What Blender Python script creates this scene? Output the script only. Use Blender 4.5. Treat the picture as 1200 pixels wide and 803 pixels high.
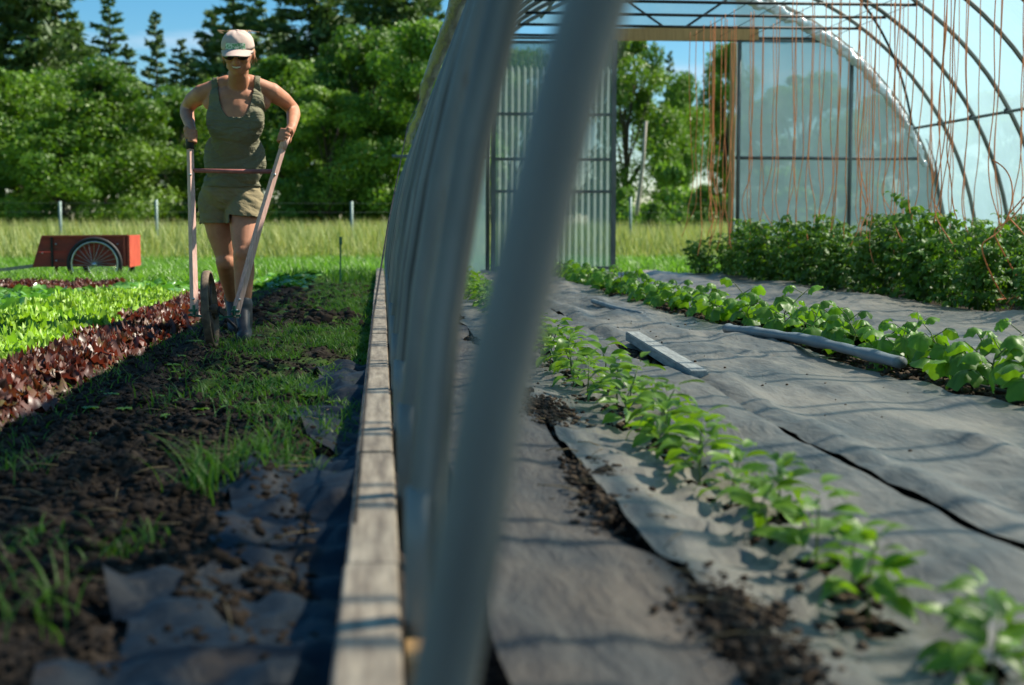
import bpy, bmesh, math, random
import numpy as np
from mathutils import Vector, Matrix, Euler
for o in list(bpy.data.objects): bpy.data.objects.remove(o)
SC = bpy.context.scene
COL = SC.collection
rng = np.random.default_rng(7)
random.seed(7)
# ------------------------------------------------------------------ camera
cam = bpy.data.cameras.new('camera'); camo = bpy.data.objects.new('camera', cam); COL.objects.link(camo)
HC = .63
camo.location = (0, 0, HC)
camo.rotation_euler = (math.radians(90-4.78), 0, math.radians(-5.22))
cam.sensor_width = 36; cam.lens = 36*1667/1200
cam.clip_start = .05; cam.clip_end = 1500
cam.dof.use_dof = True; cam.dof.focus_distance = 6.6; cam.dof.aperture_fstop = 3.1
SC.camera = camo
# ------------------------------------------------------------------ light
SUN = Vector((1.0, .34, 1.14)).normalized()      # direction towards the sun
elev = math.asin(SUN.z); azim = math.atan2(SUN.x, SUN.y)
w = bpy.data.worlds.new('World'); SC.world = w; w.use_nodes = True
nt = w.node_tree; bg = nt.nodes['Background']
sky = nt.nodes.new('ShaderNodeTexSky'); sky.sky_type = 'NISHITA'; sky.sun_disc = False
sky.sun_elevation = elev; sky.sun_rotation = azim
sky.air_density = 1.0; sky.dust_density = .1; sky.ozone_density = 4.5
tcw = nt.nodes.new('ShaderNodeTexCoord'); mpw = nt.nodes.new('ShaderNodeMapping'); mpw.inputs['Scale'].default_value = (2, 2, 11)
nzw = nt.nodes.new('ShaderNodeTexNoise'); nzw.inputs['Scale'].default_value = 2.1; nzw.inputs['Detail'].default_value = 6
rw = nt.nodes.new('ShaderNodeValToRGB'); rw.color_ramp.elements[0].position = .56; rw.color_ramp.elements[1].position = .78
mxw = nt.nodes.new('ShaderNodeMixRGB'); mxw.inputs['Color2'].default_value = (6.2, 7.0, 8.2, 1)
satw = nt.nodes.new('ShaderNodeHueSaturation'); satw.inputs['Saturation'].default_value = 1.35; satw.inputs['Hue'].default_value = .488
nt.links.new(tcw.outputs['Generated'], mpw.inputs['Vector']); nt.links.new(mpw.outputs[0], nzw.inputs['Vector'])
nt.links.new(nzw.outputs[0], rw.inputs[0]); nt.links.new(rw.outputs[0], mxw.inputs['Fac'])
nt.links.new(sky.outputs[0], satw.inputs['Color']); nt.links.new(satw.outputs[0], mxw.inputs['Color1'])
nt.links.new(mxw.outputs[0], bg.inputs['Color']); bg.inputs['Strength'].default_value = .06
sl = bpy.data.lights.new('sun', 'SUN'); sl.energy = 5.0; sl.angle = math.radians(.7); sl.color = (1, .93, .80)
so = bpy.data.objects.new('sun', sl); COL.objects.link(so); so.location = (20, 10, 25)
so.rotation_euler = SUN.to_track_quat('Z', 'Y').to_euler()
SC.view_settings.view_transform = 'Standard'; SC.view_settings.look = 'None'
SC.view_settings.exposure = 1.12; SC.view_settings.gamma = 1
SC.render.engine = 'CYCLES'
SC.cycles.transparent_max_bounces = 24; SC.cycles.max_bounces = 8
SC.cycles.caustics_reflective = False; SC.cycles.caustics_refractive = False

# ------------------------------------------------------------------ helpers
_psi = math.radians(5.22); _p = math.radians(4.78); _F = 1667.
_f = np.array([math.sin(_psi)*math.cos(_p), math.cos(_psi)*math.cos(_p), -math.sin(_p)])
_u = np.array([math.sin(_psi)*math.sin(_p), math.cos(_psi)*math.sin(_p), math.cos(_p)])
_r = np.array([math.cos(_psi), -math.sin(_psi), 0])
def W(px, py, Y):
    """point of the place on the plane y = Y that the photograph shows at px, py"""
    r = _f+_r*(px-600)/_F-_u*(py-401.5)/_F; t = Y/r[1]
    return np.array([r[0]*t, Y, HC+r[2]*t])

def hash2(ix, iy, s=0):
    n = (ix.astype(np.int64)*374761393 + iy.astype(np.int64)*668265263 + s*144665) & 0x7fffffff
    n = ((n ^ (n >> 13))*1274126177) & 0x7fffffff
    return ((n ^ (n >> 16)) & 0xffff)/65535.
def vnoise(x, y, s=0):
    x = np.asarray(x, float); y = np.asarray(y, float)
    ix = np.floor(x); iy = np.floor(y); fx = x-ix; fy = y-iy
    fx = fx*fx*(3-2*fx); fy = fy*fy*(3-2*fy)
    a = hash2(ix, iy, s); b = hash2(ix+1, iy, s); c = hash2(ix, iy+1, s); d = hash2(ix+1, iy+1, s)
    return (a*(1-fx)+b*fx)*(1-fy)+(c*(1-fx)+d*fx)*fy
def fbm(x, y, s=0, o=4):
    t = 0; a = .5
    for i in range(o):
        t = t+a*(vnoise(x*2**i, y*2**i, s+i*17)-.5); a *= .5
    return t*2

def mesh(name, V, Fc, mat=None, smooth=True, attr=None, uv=None):
    """V (n,3); Fc list of index arrays (k,m) of equal-size faces, or one such array"""
    V = np.asarray(V, np.float32)
    if isinstance(Fc, np.ndarray): Fc = [Fc]
    me = bpy.data.meshes.new(name)
    me.vertices.add(len(V)); me.vertices.foreach_set('co', V.ravel())
    Fc = [np.asarray(f, np.int32) for f in Fc if len(f)]
    nl = sum(f.size for f in Fc); nf = sum(len(f) for f in Fc)
    me.loops.add(nl); me.polygons.add(nf)
    me.loops.foreach_set('vertex_index', np.concatenate([f.ravel() for f in Fc]))
    st = []; k = 0
    for f in Fc:
        st.append(np.arange(len(f))*f.shape[1]+k); k += f.size
    me.polygons.foreach_set('loop_start', np.concatenate(st).astype(np.int32))
    me.polygons.foreach_set('use_smooth', np.full(nf, smooth))
    if attr:
        for k2, v in attr.items():
            a = me.attributes.new(k2, 'FLOAT', 'POINT'); a.data.foreach_set('value', np.asarray(v, np.float32))
    me.update(calc_edges=True); me.validate()
    if mat: me.materials.append(mat)
    return me

class MB:
    def __init__(s): s.V = []; s.F = {}; s.A = []; s.n = 0
    def add(s, V, F, a=0.):
        V = np.asarray(V, float).reshape(-1, 3)
        if not isinstance(F, (list, tuple)): F = [F]
        for f in F:
            f = np.asarray(f, int)
            if len(f): s.F.setdefault(f.shape[1], []).append(f+s.n)
        s.V.append(V); s.A.append(np.broadcast_to(np.asarray(a, float), (len(V),)).copy()); s.n += len(V)
        return s
    def box(s, c, d, R=None, a=0., bev=0):
        x, y, z = np.array(d)/2
        V = np.array([(i*x, j*y, k*z) for k in (-1, 1) for j in (-1, 1) for i in (-1, 1)], float)
        if R is not None: V = V @ np.array(R).T
        return s.add(V+np.array(c), np.array([(0,2,3,1),(4,5,7,6),(0,1,5,4),(2,6,7,3),(0,4,6,2),(1,3,7,5)]), a)
    def bar(s, p, q, w_, h_, up=(0, 0, 1), a=0.):
        p = np.array(p, float); q = np.array(q, float); d = q-p; L = np.linalg.norm(d); d /= L
        x = np.cross(d, up); x /= np.linalg.norm(x); z = np.cross(x, d)
        return s.box((p+q)/2, (w_, L, h_), np.stack([x, d, z], 1), a)
    def tube(s, P, r, n=8, cap=True, a=0., flat=None):
        P = np.asarray(P, float); m = len(P); r = np.broadcast_to(np.asarray(r, float), (m,))
        T = np.gradient(P, axis=0); T /= np.linalg.norm(T, axis=1)[:, None]+1e-12
        ref = np.array([0, 0, 1.]) if abs(T[0, 2]) < .9 else np.array([0, 1., 0])
        X = np.cross(T[0], ref); X /= np.linalg.norm(X); Xs = []
        for t in T:
            X = X-t*(X@t); X = X/(np.linalg.norm(X)+1e-12); Xs.append(X)
        Xs = np.array(Xs); Ys = np.cross(T, Xs)
        an = np.arange(n)*2*math.pi/n
        fl = 1. if flat is None else flat
        V = P[:, None]+r[:, None, None]*(np.cos(an)[None, :, None]*Xs[:, None]+fl*np.sin(an)[None, :, None]*Ys[:, None])
        i = np.arange(m-1)[:, None]*n; j = np.arange(n)[None]; j2 = (j+1) % n
        Q = np.stack([i+j, i+j2, i+n+j2, i+n+j], -1).reshape(-1, 4)
        F = [Q]
        if cap:
            c = np.arange(n); F.append(c[::-1][None]); F.append((c+(m-1)*n)[None])
        return s.add(V.reshape(-1, 3), F, a)
    def ball(s, c, r, nu=16, nv=10, R=None, a=0.):
        r = np.broadcast_to(np.asarray(r, float), (3,))
        u = np.arange(nu)*2*math.pi/nu; v = np.linspace(0, math.pi, nv+1)[1:-1]
        P = np.array([[math.sin(b)*math.cos(t), math.sin(b)*math.sin(t), math.cos(b)] for b in v for t in u])
        P = np.vstack([P, [[0, 0, 1], [0, 0, -1]]])*r
        if R is not None: P = P @ np.array(R).T
        m = nv-1; i = np.arange(m-1)[:, None]*nu; j = np.arange(nu)[None]; j2 = (j+1) % nu
        Q = np.stack([i+j, i+nu+j, i+nu+j2, i+j2], -1).reshape(-1, 4)
        jj = np.arange(nu); t1 = np.stack([np.full(nu, m*nu), jj, (jj+1) % nu], -1)
        b = (m-1)*nu; t2 = np.stack([np.full(nu, m*nu+1), b+(jj+1) % nu, b+jj], -1)
        return s.add(P+np.array(c), [Q, np.vstack([t1, t2])], a)
    def me(s, name, mat, smooth=True, off=None):
        V = np.concatenate(s.V)
        if off is not None: V = V-np.array(off)
        return mesh(name, V, [np.concatenate(f) for f in s.F.values()], mat, smooth, {'v': np.concatenate(s.A)})

def rename(n): return n
def link(name, data, parent=None, label=None, cat=None, group=None, kind=None, loc=None, rot=None, scale=None):
    o = bpy.data.objects.new(name, data); COL.objects.link(o)
    if parent is not None: o.parent = parent
    if loc is not None: o.location = loc
    if rot is not None: o.rotation_euler = rot
    if scale is not None: o.scale = scale if hasattr(scale, '__len__') else (scale,)*3
    if label: o['label'] = label
    if cat: o['category'] = cat
    if group: o['group'] = group
    if kind: o['kind'] = kind
    return o
def thing(name, label, cat, loc=(0, 0, 0), group=None, rot=None, scale=None):
    return link(name, None, None, label, cat, group, None, loc, rot, scale)
def part(name, mb, mat, parent, smooth=True, label=None, kind=None):
    """part built in world coordinates under an unrotated thing or part"""
    off = np.zeros(3); p = parent
    while p is not None: off += np.array(p.location); p = p.parent
    return link(name, mb.me(name, mat, smooth, off), parent, label, kind=kind)
def grid(nx, ny):
    i = np.arange(ny-1)[:, None]*nx; j = np.arange(nx-1)[None]
    return np.stack([i+j, i+j+1, i+nx+j+1, i+nx+j], -1).reshape(-1, 4)
ORD = ['first','second','third','fourth','fifth','sixth','seventh','eighth','ninth','tenth','eleventh','twelfth','thirteenth','fourteenth','fifteenth','sixteenth','seventeenth','eighteenth','nineteenth']
TENS = {20:'twent',30:'thirt',40:'fort',50:'fift',60:'sixt',70:'sevent'}
def ordw(i):                        # 0 -> first
    n = i+1
    if n < 20: return ORD[i]
    t = n//10*10
    return TENS[t]+'ieth' if n == t else TENS[t]+'y-'+ORD[n-t-1]

# ------------------------------------------------------------------ materials
class NM:
    def __init__(s, name):
        s.m = bpy.data.materials.new(name); s.m.use_nodes = True; s.t = s.m.node_tree
        s.b = s.t.nodes['Principled BSDF']; s.out = s.t.nodes['Material Output']; s.co = None
    def n(s, t, **k):
        x = s.t.nodes.new('ShaderNode'+t)
        for a, v in k.items():
            if a in x.inputs: x.inputs[a].default_value = v
            else: setattr(x, a, v)
        return x
    def l(s, a, b): s.t.links.new(a, b)
    def coord(s, sc=(1, 1, 1), kind='Object'):
        if s.co is None: s.co = s.n('TexCoord')
        m = s.n('Mapping'); m.inputs['Scale'].default_value = sc; s.l(s.co.outputs[kind], m.inputs['Vector']); return m.outputs[0]
    def noise(s, scale, detail=5, sc=(1, 1, 1), rough=.55, dist=0, kind='Object'):
        x = s.n('TexNoise'); x.inputs['Scale'].default_value = scale; x.inputs['Detail'].default_value = detail
        x.inputs['Roughness'].default_value = rough; x.inputs['Distortion'].default_value = dist
        s.l(s.coord(sc, kind), x.inputs['Vector']); return x.outputs[0]
    def ramp(s, fac, stops):
        r = s.n('ValToRGB'); e = r.color_ramp.elements
        while len(e) > 1: e.remove(e[0])
        for i, (p, c) in enumerate(stops):
            if i == 0: e[0].position = p; x = e[0]
            else: x = e.new(p)
            x.color = (c, c, c, 1) if isinstance(c, (int, float)) else (*c[:3], 1)
        s.l(fac, r.inputs[0]); return r.outputs[0]
    def mix(s, f, a, b, mode='MIX'):
        x = s.n('MixRGB'); x.blend_type = mode
        for k, v in (('Fac', f), ('Color1', a), ('Color2', b)):
            if isinstance(v, (int, float)): x.inputs[k].default_value = v if k == 'Fac' else (v, v, v, 1)
            elif isinstance(v, (tuple, list)): x.inputs[k].default_value = (*v[:3], 1)
            else: s.l(v, x.inputs[k])
        return x.outputs[0]
    def math(s, op, a, b=0.):
        x = s.n('Math'); x.operation = op
        for i, v in enumerate((a, b)):
            if isinstance(v, (int, float)): x.inputs[i].default_value = v
            else: s.l(v, x.inputs[i])
        return x.outputs[0]
    def attr(s, name='v'):
        x = s.n('Attribute'); x.attribute_name = name; return x.outputs['Fac']
    def rnd(s): return s.n('ObjectInfo').outputs['Random']
    def bump(s, h, st=.5, d=.01):
        x = s.n('Bump'); x.inputs['Strength'].default_value = st; x.inputs['Distance'].default_value = d
        s.l(h, x.inputs['Height']); s.l(x.outputs[0], s.b.inputs['Normal']); return x.outputs[0]
    def set(s, **k):
        for a, v in k.items():
            a = {'col': 'Base Color', 'rough': 'Roughness', 'metal': 'Metallic', 'spec': 'Specular IOR Level', 'coat': 'Coat Weight', 'sss': 'Subsurface Weight'}.get(a, a)
            i = s.b.inputs[a]
            if hasattr(v, 'is_output') or hasattr(v, 'links'): s.l(v, i)
            else: i.default_value = (*v[:3], 1) if isinstance(v, (tuple, list)) and len(i.default_value) == 4 else v
        return s

def simple(name, c1, c2=None, rough=.6, metal=0, scale=20, sc=(1, 1, 1), bump=.3, bd=.003, spec=.4, detail=5):
    m = NM(name); c2 = c2 or tuple(x*.65 for x in c1)
    n = m.noise(scale, detail, sc)
    m.set(col=m.mix(m.ramp(n, [(.3, 0.), (.7, 1.)]), c1, c2), rough=rough, metal=metal, spec=spec)
    if bump: m.bump(m.noise(scale*2.3, 6, sc), bump, bd)
    return m.m
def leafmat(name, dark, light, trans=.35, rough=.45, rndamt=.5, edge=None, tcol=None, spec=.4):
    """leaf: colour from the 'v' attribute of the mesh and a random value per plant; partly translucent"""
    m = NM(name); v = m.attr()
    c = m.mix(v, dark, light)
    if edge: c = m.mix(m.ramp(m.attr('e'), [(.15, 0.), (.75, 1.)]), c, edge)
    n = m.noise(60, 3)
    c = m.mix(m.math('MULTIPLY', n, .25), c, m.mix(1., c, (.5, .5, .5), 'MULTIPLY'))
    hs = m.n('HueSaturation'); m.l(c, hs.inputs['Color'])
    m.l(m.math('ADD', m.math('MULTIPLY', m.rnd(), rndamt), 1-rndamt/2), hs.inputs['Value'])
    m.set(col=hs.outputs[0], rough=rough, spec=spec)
    tr = m.n('BsdfTranslucent'); tc = m.mix(1., hs.outputs[0], tcol or (1.6, 1.75, .7), 'MULTIPLY'); m.l(tc, tr.inputs['Color'])
    mx = m.n('MixShader'); mx.inputs[0].default_value = trans
    m.l(m.b.outputs[0], mx.inputs[1]); m.l(tr.outputs[0], mx.inputs[2]); m.l(mx.outputs[0], m.out.inputs[0])
    return m.m
def film(name, tint, through, rough=.35, haze=.5, bump=.25, scat=1.):
    """plastic sheet: part goes straight through, part is scattered to both sides, a little gloss"""
    m = NM(name)
    n = m.noise(1.3, 4, (1, .6, 1)); n2 = m.noise(9, 5, (1, 3, 1))
    tp = m.n('BsdfTransparent'); tp.inputs[0].default_value = (*through, 1)
    tl = m.n('BsdfTranslucent'); tl.inputs[0].default_value = (*tint, 1)
    df = m.n('BsdfDiffuse'); df.inputs[0].default_value = (*tint, 1)
    gl = m.n('BsdfGlossy'); gl.inputs['Roughness'].default_value = rough
    bp = m.n('Bump'); bp.inputs['Strength'].default_value = bump; bp.inputs['Distance'].default_value = .02
    m.l(m.noise(4, 6, (1, 2.5, 1)), bp.inputs['Height'])
    for x in (tl, df, gl): m.l(bp.outputs[0], x.inputs['Normal'])
    a = m.n('MixShader'); a.inputs[0].default_value = .35; m.l(tl.outputs[0], a.inputs[1]); m.l(df.outputs[0], a.inputs[2])
    b = m.n('MixShader'); lw = m.n('LayerWeight'); lw.inputs['Blend'].default_value = .5
    gz = m.math('MULTIPLY', m.math('POWER', lw.outputs['Facing'], 1.5), .75 if name == 'greenhouse_film' else 0.)      # a slanting ray crosses more plastic
    m.l(m.math('MINIMUM', m.math('ADD', m.math('ADD', m.math('MULTIPLY', m.mix(.5, n, n2), .35), haze-.17), gz), .93), b.inputs[0])
    m.l(tp.outputs[0], b.inputs[1]); m.l(a.outputs[0], b.inputs[2])
    c = m.n('MixShader'); c.inputs[0].default_value = .05; m.l(b.outputs[0], c.inputs[1]); m.l(gl.outputs[0], c.inputs[2])
    m.l(c.outputs[0], m.out.inputs[0]); return m.m

M = {}
M['steel'] = simple('galvanised_steel', (.16, .18, .185), (.09, .105, .11), .5, .4, 14, (1, 1, .35), .15)
hm_ = NM('weathered_galvanised_pipe')
hc_ = hm_.mix(hm_.ramp(hm_.noise(7, 6, (1, 1, .35)), [(.35, 0.), (.65, 1.)]), (.165, .168, .15), (.27, .27, .24))
hc_ = hm_.mix(hm_.ramp(hm_.noise(23, 5, (1, 1, .2)), [(.62, 0.), (.75, .5)]), hc_, (.16, .085, .045))
hm_.set(col=hm_.mix(hm_.math('MULTIPLY', hm_.attr(), .95), hc_, hm_.mix(1., hc_, (.28, .29, .29), 'MULTIPLY')), rough=.55, metal=.12, spec=.4); hm_.bump(hm_.noise(40, 5), .2, .003); M['hoop'] = hm_.m
M['rust'] = simple('rusty_steel', (.12, .075, .045), (.035, .03, .028), .75, .3, 40)
M['darksteel'] = simple('dark_worn_steel', (.045, .04, .038), (.02, .02, .02), .5, .6, 40)
M['film'] = film('greenhouse_film', (.33, .49, .55), (.95, .96, .94), .3, .43)
M['endfilm'] = film('end_wall_film', (.27, .39, .43), (.74, .88, .88), .3, .74)
M['corr'] = film('corrugated_clear_sheet', (.26, .33, .33), (.70, .80, .80), .25, .62)
M['bunch'] = simple('bunched_clear_film', (.82, .86, .88), (.6, .65, .68), .18, 0, 30, bump=.8, bd=.01, spec=.9)
M['curtain'] = simple('rolled_plastic_curtain', (.17, .20, .23), (.07, .08, .09), .25, 0, 9, (3, .8, 3), .8, .02, spec=.7)
M['wood'] = simple('weathered_pine_board', (.55, .45, .33), (.22, .17, .125), .75, 0, 5, (9, 1, 9), .5, .003)
M['woodnew'] = simple('fresh_orange_pine', (.50, .30, .12), (.36, .20, .08), .7, 0, 6, (9, 9, .6), .4, .003)
M['woodgrey'] = simple('grey_weathered_wood', (.42, .44, .42), (.20, .21, .21), .8, 0, 9, (8, 1, 8), .6, .004)
M['woodpink'] = simple('faded_pink_ash_handle', (.74, .46, .37), (.46, .27, .21), .7, 0, 22, (5, 5, .6), .3, .002)
M['red'] = simple('faded_red_paint', (.42, .05, .028), (.17, .035, .025), .7, 0, 5, (1, 1, 3))
M['redbright'] = simple('bright_red_trim_paint', (.55, .09, .05), (.40, .05, .03), .5, 0, 8)
M['black'] = simple('black_rubber', (.02, .02, .022), (.012, .012, .012), .6, 0, 30)
M['blackcord'] = simple('dark_brown_cord', (.035, .025, .02), None, .7)
M['chrome'] = simple('dull_chrome', (.6, .6, .6), (.45, .45, .45), .3, .9)
M['green'] = simple('green_painted_iron', (.03, .16, .09), (.02, .10, .05), .5)
M['twine'] = simple('orange_baling_twine', (.92, .32, .12), (.75, .22, .08), .6, 0, 60)
M['pipe'] = simple('grey_blue_plastic_pipe', (.23, .27, .29), (.16, .19, .21), .5, 0, 12, (3, .7, 3))
M['bark'] = simple('tree_bark', (.10, .08, .06), (.05, .04, .03), .9, 0, 6, (1, 1, .3), .6, .05)
M['poplarbark'] = simple('pale_grey_pole_wood', (.36, .33, .27), (.24, .21, .17), .9, 0, 6, (1, 1, .3))
M['post'] = simple('pale_green_steel_post', (.22, .30, .27), (.15, .2, .18), .6, .3)
M['stem'] = leafmat('pale_green_stem', (.10, .16, .04), (.16, .24, .07), .1)
# ------------------------------------------------------------------ ground
def ground_h(x, y):
    inside = (x > .03) & (y < 17)
    soil = np.clip((x+1.25)/.15, 0, 1)*np.clip((0.0-x)/.05, 0, 1)
    h = soil*(fbm(x*3, y*3, 3, 4)*.035+fbm(x*14, y*14, 9, 4)*.042+.01)
    mound = np.exp(-((x+.27)/.11)**2)*np.clip(1-np.abs(y-3.2)/2.0, 0, 1)*.05
    h = h+soil*mound*(1+fbm(x*9, y*9, 31, 3))
    h = h-np.exp(-((x+.05)/.07)**2)*.02*soil
    h = np.where(inside, fbm(x*12, y*12, 5, 3)*.012-.012, h)
    bed = (x < -1.05)*np.clip((-1.0-x)/.2, 0, 1)*np.clip((18-y)/1, 0, 1)
    h = h+bed*fbm(x*5, y*5, 8, 4)*.03
    far = np.clip((y-24)/60, 0, 1)
    return h+far*(fbm(x*.05, y*.05, 2, 2)*.25)
def axis(parts):
    return np.unique(np.concatenate([np.linspace(a, b, n) for a, b, n in parts]).round(5))
gx = axis([(-600, -60, 12), (-60, -12, 25), (-12, -4, 40), (-4, -1.3, 70), (-1.3, .04, 110), (.04, 2.6, 80), (2.6, 7.5, 60), (7.5, 60, 30), (60, 600, 12)])
gy = axis([(-60, -3, 12), (-3, 1.5, 30), (1.5, 6, 330), (6, 18, 250), (18, 40, 60), (40, 120, 40), (120, 1100, 20)])
X, Y = np.meshgrid(gx, gy); Z = ground_h(X, Y)
gm = NM('ground_soil_and_meadow')
pos = gm.n('SeparateXYZ'); gm.l(gm.coord(), pos.inputs[0]); px_, py_ = pos.outputs[0], pos.outputs[1]
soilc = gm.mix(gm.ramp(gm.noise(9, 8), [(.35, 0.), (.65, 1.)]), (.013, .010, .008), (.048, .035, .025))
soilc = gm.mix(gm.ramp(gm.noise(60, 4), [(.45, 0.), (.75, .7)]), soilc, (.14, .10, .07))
grassc = gm.mix(gm.noise(2.5, 6), (.06, .13, .015), (.16, .28, .035))
meadow = gm.mix(gm.noise(.6, 6), (.10, .17, .03), (.20, .24, .07))
# soil only inside and beside the house; grass elsewhere
edge = gm.math('ADD', px_, gm.math('MULTIPLY', gm.math('SUBTRACT', gm.noise(3, 5), .5), .3))
isleft = gm.math('MULTIPLY', gm.math('GREATER_THAN', edge, -4.6), gm.math('LESS_THAN', px_, 8.))
near = gm.math('LESS_THAN', gm.math('ADD', py_, gm.math('MULTIPLY', gm.noise(1.2, 5), 1.6)), gm.mix(gm.math('GREATER_THAN', px_, 0.), 15.6, 18.))
path = gm.math('MULTIPLY', gm.math('LESS_THAN', gm.math('ABSOLUTE', gm.math('ADD', edge, .42)), .4), gm.math('GREATER_THAN', py_, 5.2))
fc = gm.mix(gm.ramp(py_, [(0, 0.), (1, 1.)]), grassc, meadow)
mr = gm.n('MapRange'); mr.inputs[1].default_value = 19; mr.inputs[2].default_value = 26; gm.l(py_, mr.inputs[0])
fc = gm.mix(mr.outputs[0], grassc, meadow)
c0 = gm.mix(gm.math('MULTIPLY', isleft, near), fc, soilc)
c0 = gm.mix(gm.math('MULTIPLY', gm.math('MULTIPLY', path, gm.ramp(gm.noise(5, 5), [(.42, 0.), (.6, 1.)])), .55), c0, grassc)
gm.set(col=c0, rough=.95, spec=.15); gm.bump(gm.noise(45, 8), .8, .02)
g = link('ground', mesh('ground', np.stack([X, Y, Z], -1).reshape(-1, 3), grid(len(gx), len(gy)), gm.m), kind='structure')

# soil clods: far too many to count
def ico():
    bm = bmesh.new(); bmesh.ops.create_icosphere(bm, subdivisions=1, radius=1)
    v = np.array([x.co[:] for x in bm.verts]); f = np.array([[q.index for q in x.verts] for x in bm.faces]); bm.free(); return v, f
IV, IF = ico()
IVv = IV*(1+.0)
def scatter(P, S, name, mat, squash=.7):
    n = len(P); k = len(IV)
    d = 1+.75*(rng.random((n, k, 1))-.5)+.25*(rng.random((n, k, 3))-.5)
    sc = np.stack([S*(.7+.6*rng.random(n)), S*(.7+.6*rng.random(n)), S*squash*(.7+.5*rng.random(n))], -1)[:, None]
    a = rng.random(n)*6.28; c, s_ = np.cos(a)[:, None], np.sin(a)[:, None]
    V = IV[None]*d*sc; V = np.stack([V[..., 0]*c-V[..., 1]*s_, V[..., 0]*s_+V[..., 1]*c, V[..., 2]], -1)+P[:, None]
    Fq = (IF[None]+(np.arange(n)*k)[:, None, None]).reshape(-1, 3)
    return mesh(name, V.reshape(-1, 3), Fq, mat, True, {'v': np.repeat(rng.random(n), k)})
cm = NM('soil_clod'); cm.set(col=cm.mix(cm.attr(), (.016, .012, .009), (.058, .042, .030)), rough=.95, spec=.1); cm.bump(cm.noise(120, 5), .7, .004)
M['clod'] = cm.m
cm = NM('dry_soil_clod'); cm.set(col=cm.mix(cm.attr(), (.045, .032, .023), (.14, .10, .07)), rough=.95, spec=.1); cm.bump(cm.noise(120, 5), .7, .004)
M['dryclod'] = cm.m
def zone(n, x0, x1, y0, y1, smin, smax, pw=3):
    x = rng.uniform(x0, x1, n); y = y0+(y1-y0)*rng.random(n)**1.6
    s = smin+(smax-smin)*rng.random(n)**pw
    return np.stack([x, y, ground_h(x, y)+s*.2], -1), s
Ps, Ss = [], []
for a in ((15000, -1.1, -.10, 1.9, 8, .002, .011), (9000, -1.25, -.45, 2.2, 7, .003, .020), (3800, -.45, -.12, 2.2, 5, .003, .017), (1600, -.95, -.05, 8.5, 16, .008, .045)):
    p, s = zone(*a); Ps.append(p); Ss.append(s)
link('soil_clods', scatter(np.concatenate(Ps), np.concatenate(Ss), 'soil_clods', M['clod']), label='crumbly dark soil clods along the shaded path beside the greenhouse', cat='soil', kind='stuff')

# ------------------------------------------------------------------ ground cloth
fm = NM('dusty_landscape_fabric')
d1 = fm.ramp(fm.noise(2.2, 7, (1, .45, 1), dist=.6), [(.36, 0.), (.66, 1.)])
cl = fm.mix(d1, (.062, .070, .071), (.225, .200, .165))
cl = fm.mix(fm.ramp(fm.noise(16, 6, (1.6, .5, 1), dist=1.), [(.5, 0.), (.72, .6)]), cl, (.25, .225, .185))
cl = fm.mix(fm.ramp(fm.noise(5, 6, (2.4, .3, 1)), [(.55, 0.), (.75, .55)]), cl, (.05, .066, .075))
fm.set(col=cl, rough=.46, spec=.5)
nn = fm.n('Bump'); nn.inputs['Strength'].default_value = .42; nn.inputs['Distance'].default_value = .03; fm.l(fm.noise(9, 6, (2.2, .6, 1), dist=.25), nn.inputs['Height'])
n3 = fm.n('Bump'); n3.inputs['Strength'].default_value = .25; n3.inputs['Distance'].default_value = .001; fm.l(fm.noise(260, 3), n3.inputs['Height']); fm.l(nn.outputs[0], n3.inputs['Normal']); fm.l(n3.outputs[0], fm.b.inputs['Normal'])
M['fabric'] = fm.m
fb = NM('brown_dusty_fabric'); fb.set(col=fb.mix(fb.ramp(fb.noise(3, 7, (1, .5, 1), dist=.6), [(.35, 0.), (.65, 1.)]), fb.mix(fb.noise(14, 6), (.045, .052, .056), (.085, .08, .075)), (.12, .098, .078)), rough=.6, spec=.35); fb.bump(fb.noise(9, 7, (2, .6, 1), dist=.2), .7, .03); M['fabricbrown'] = fb.m
bm_ = NM('black_weed_plastic')
cl = bm_.mix(bm_.ramp(bm_.noise(3, 6), [(.4, 0.), (.75, 1.)]), (.005, .012, .022), (.020, .033, .046))
cl = bm_.mix(bm_.ramp(bm_.noise(7, 6), [(.56, 0.), (.7, .7)]), cl, (.06, .044, .032))
bm_.set(col=cl, rough=.62, spec=.28); bm_.bump(bm_.noise(12, 6, (1, 1, 1), dist=.8), .5, .02); M['weedplastic'] = bm_.m

def cloth(name, label, x0f, x1f, y0, y1, hf, mat, step=.03, holes=(), cat='ground cloth', group=None, skew=0.):
    nyy = int((y1-y0)/step); ys = np.linspace(y0, y1, nyy)
    a = x0f(ys); b = x1f(ys); nxx = max(6, int(np.mean(b-a)/step)); t = np.linspace(0, 1, nxx)
    Xc = a[:, None]+(b-a)[:, None]*t[None]; Yc = np.repeat(ys[:, None], nxx, 1)+skew*0
    Zc = hf(Xc, Yc); V = np.stack([Xc, Yc, Zc], -1).reshape(-1, 3); Q = grid(nxx, nyy)
    ctr = V[Q].mean(1); keep = np.ones(len(Q), bool)
    for hx, hy, hr, hl in holes: keep &= ((ctr[:, 0]-hx)/hr)**2+((ctr[:, 1]-hy)/hl)**2 > 1
    o = link(name, mesh(name, V, Q[keep], mat), None, label, cat, group)
    return o
def wrinkle(x, y, s=0, amp=1.):
    folds = fbm(x*2.8+y*.25, y*.8-x*.9, s, 5)*.06+fbm(x*7-y*.6, y*.7, s+5, 3)*.014
    rid = np.abs(fbm(x*5+y*1.3, y*1.6-x*1.5, s+40, 3)); rid = -rid*.042
    fine = fbm(x*15, y*7, s+11, 4)*.007
    return np.maximum(.042+amp*(folds+rid+fine), .012+.004*fine)
PEPX = .765; CUCX = 2.16
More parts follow.
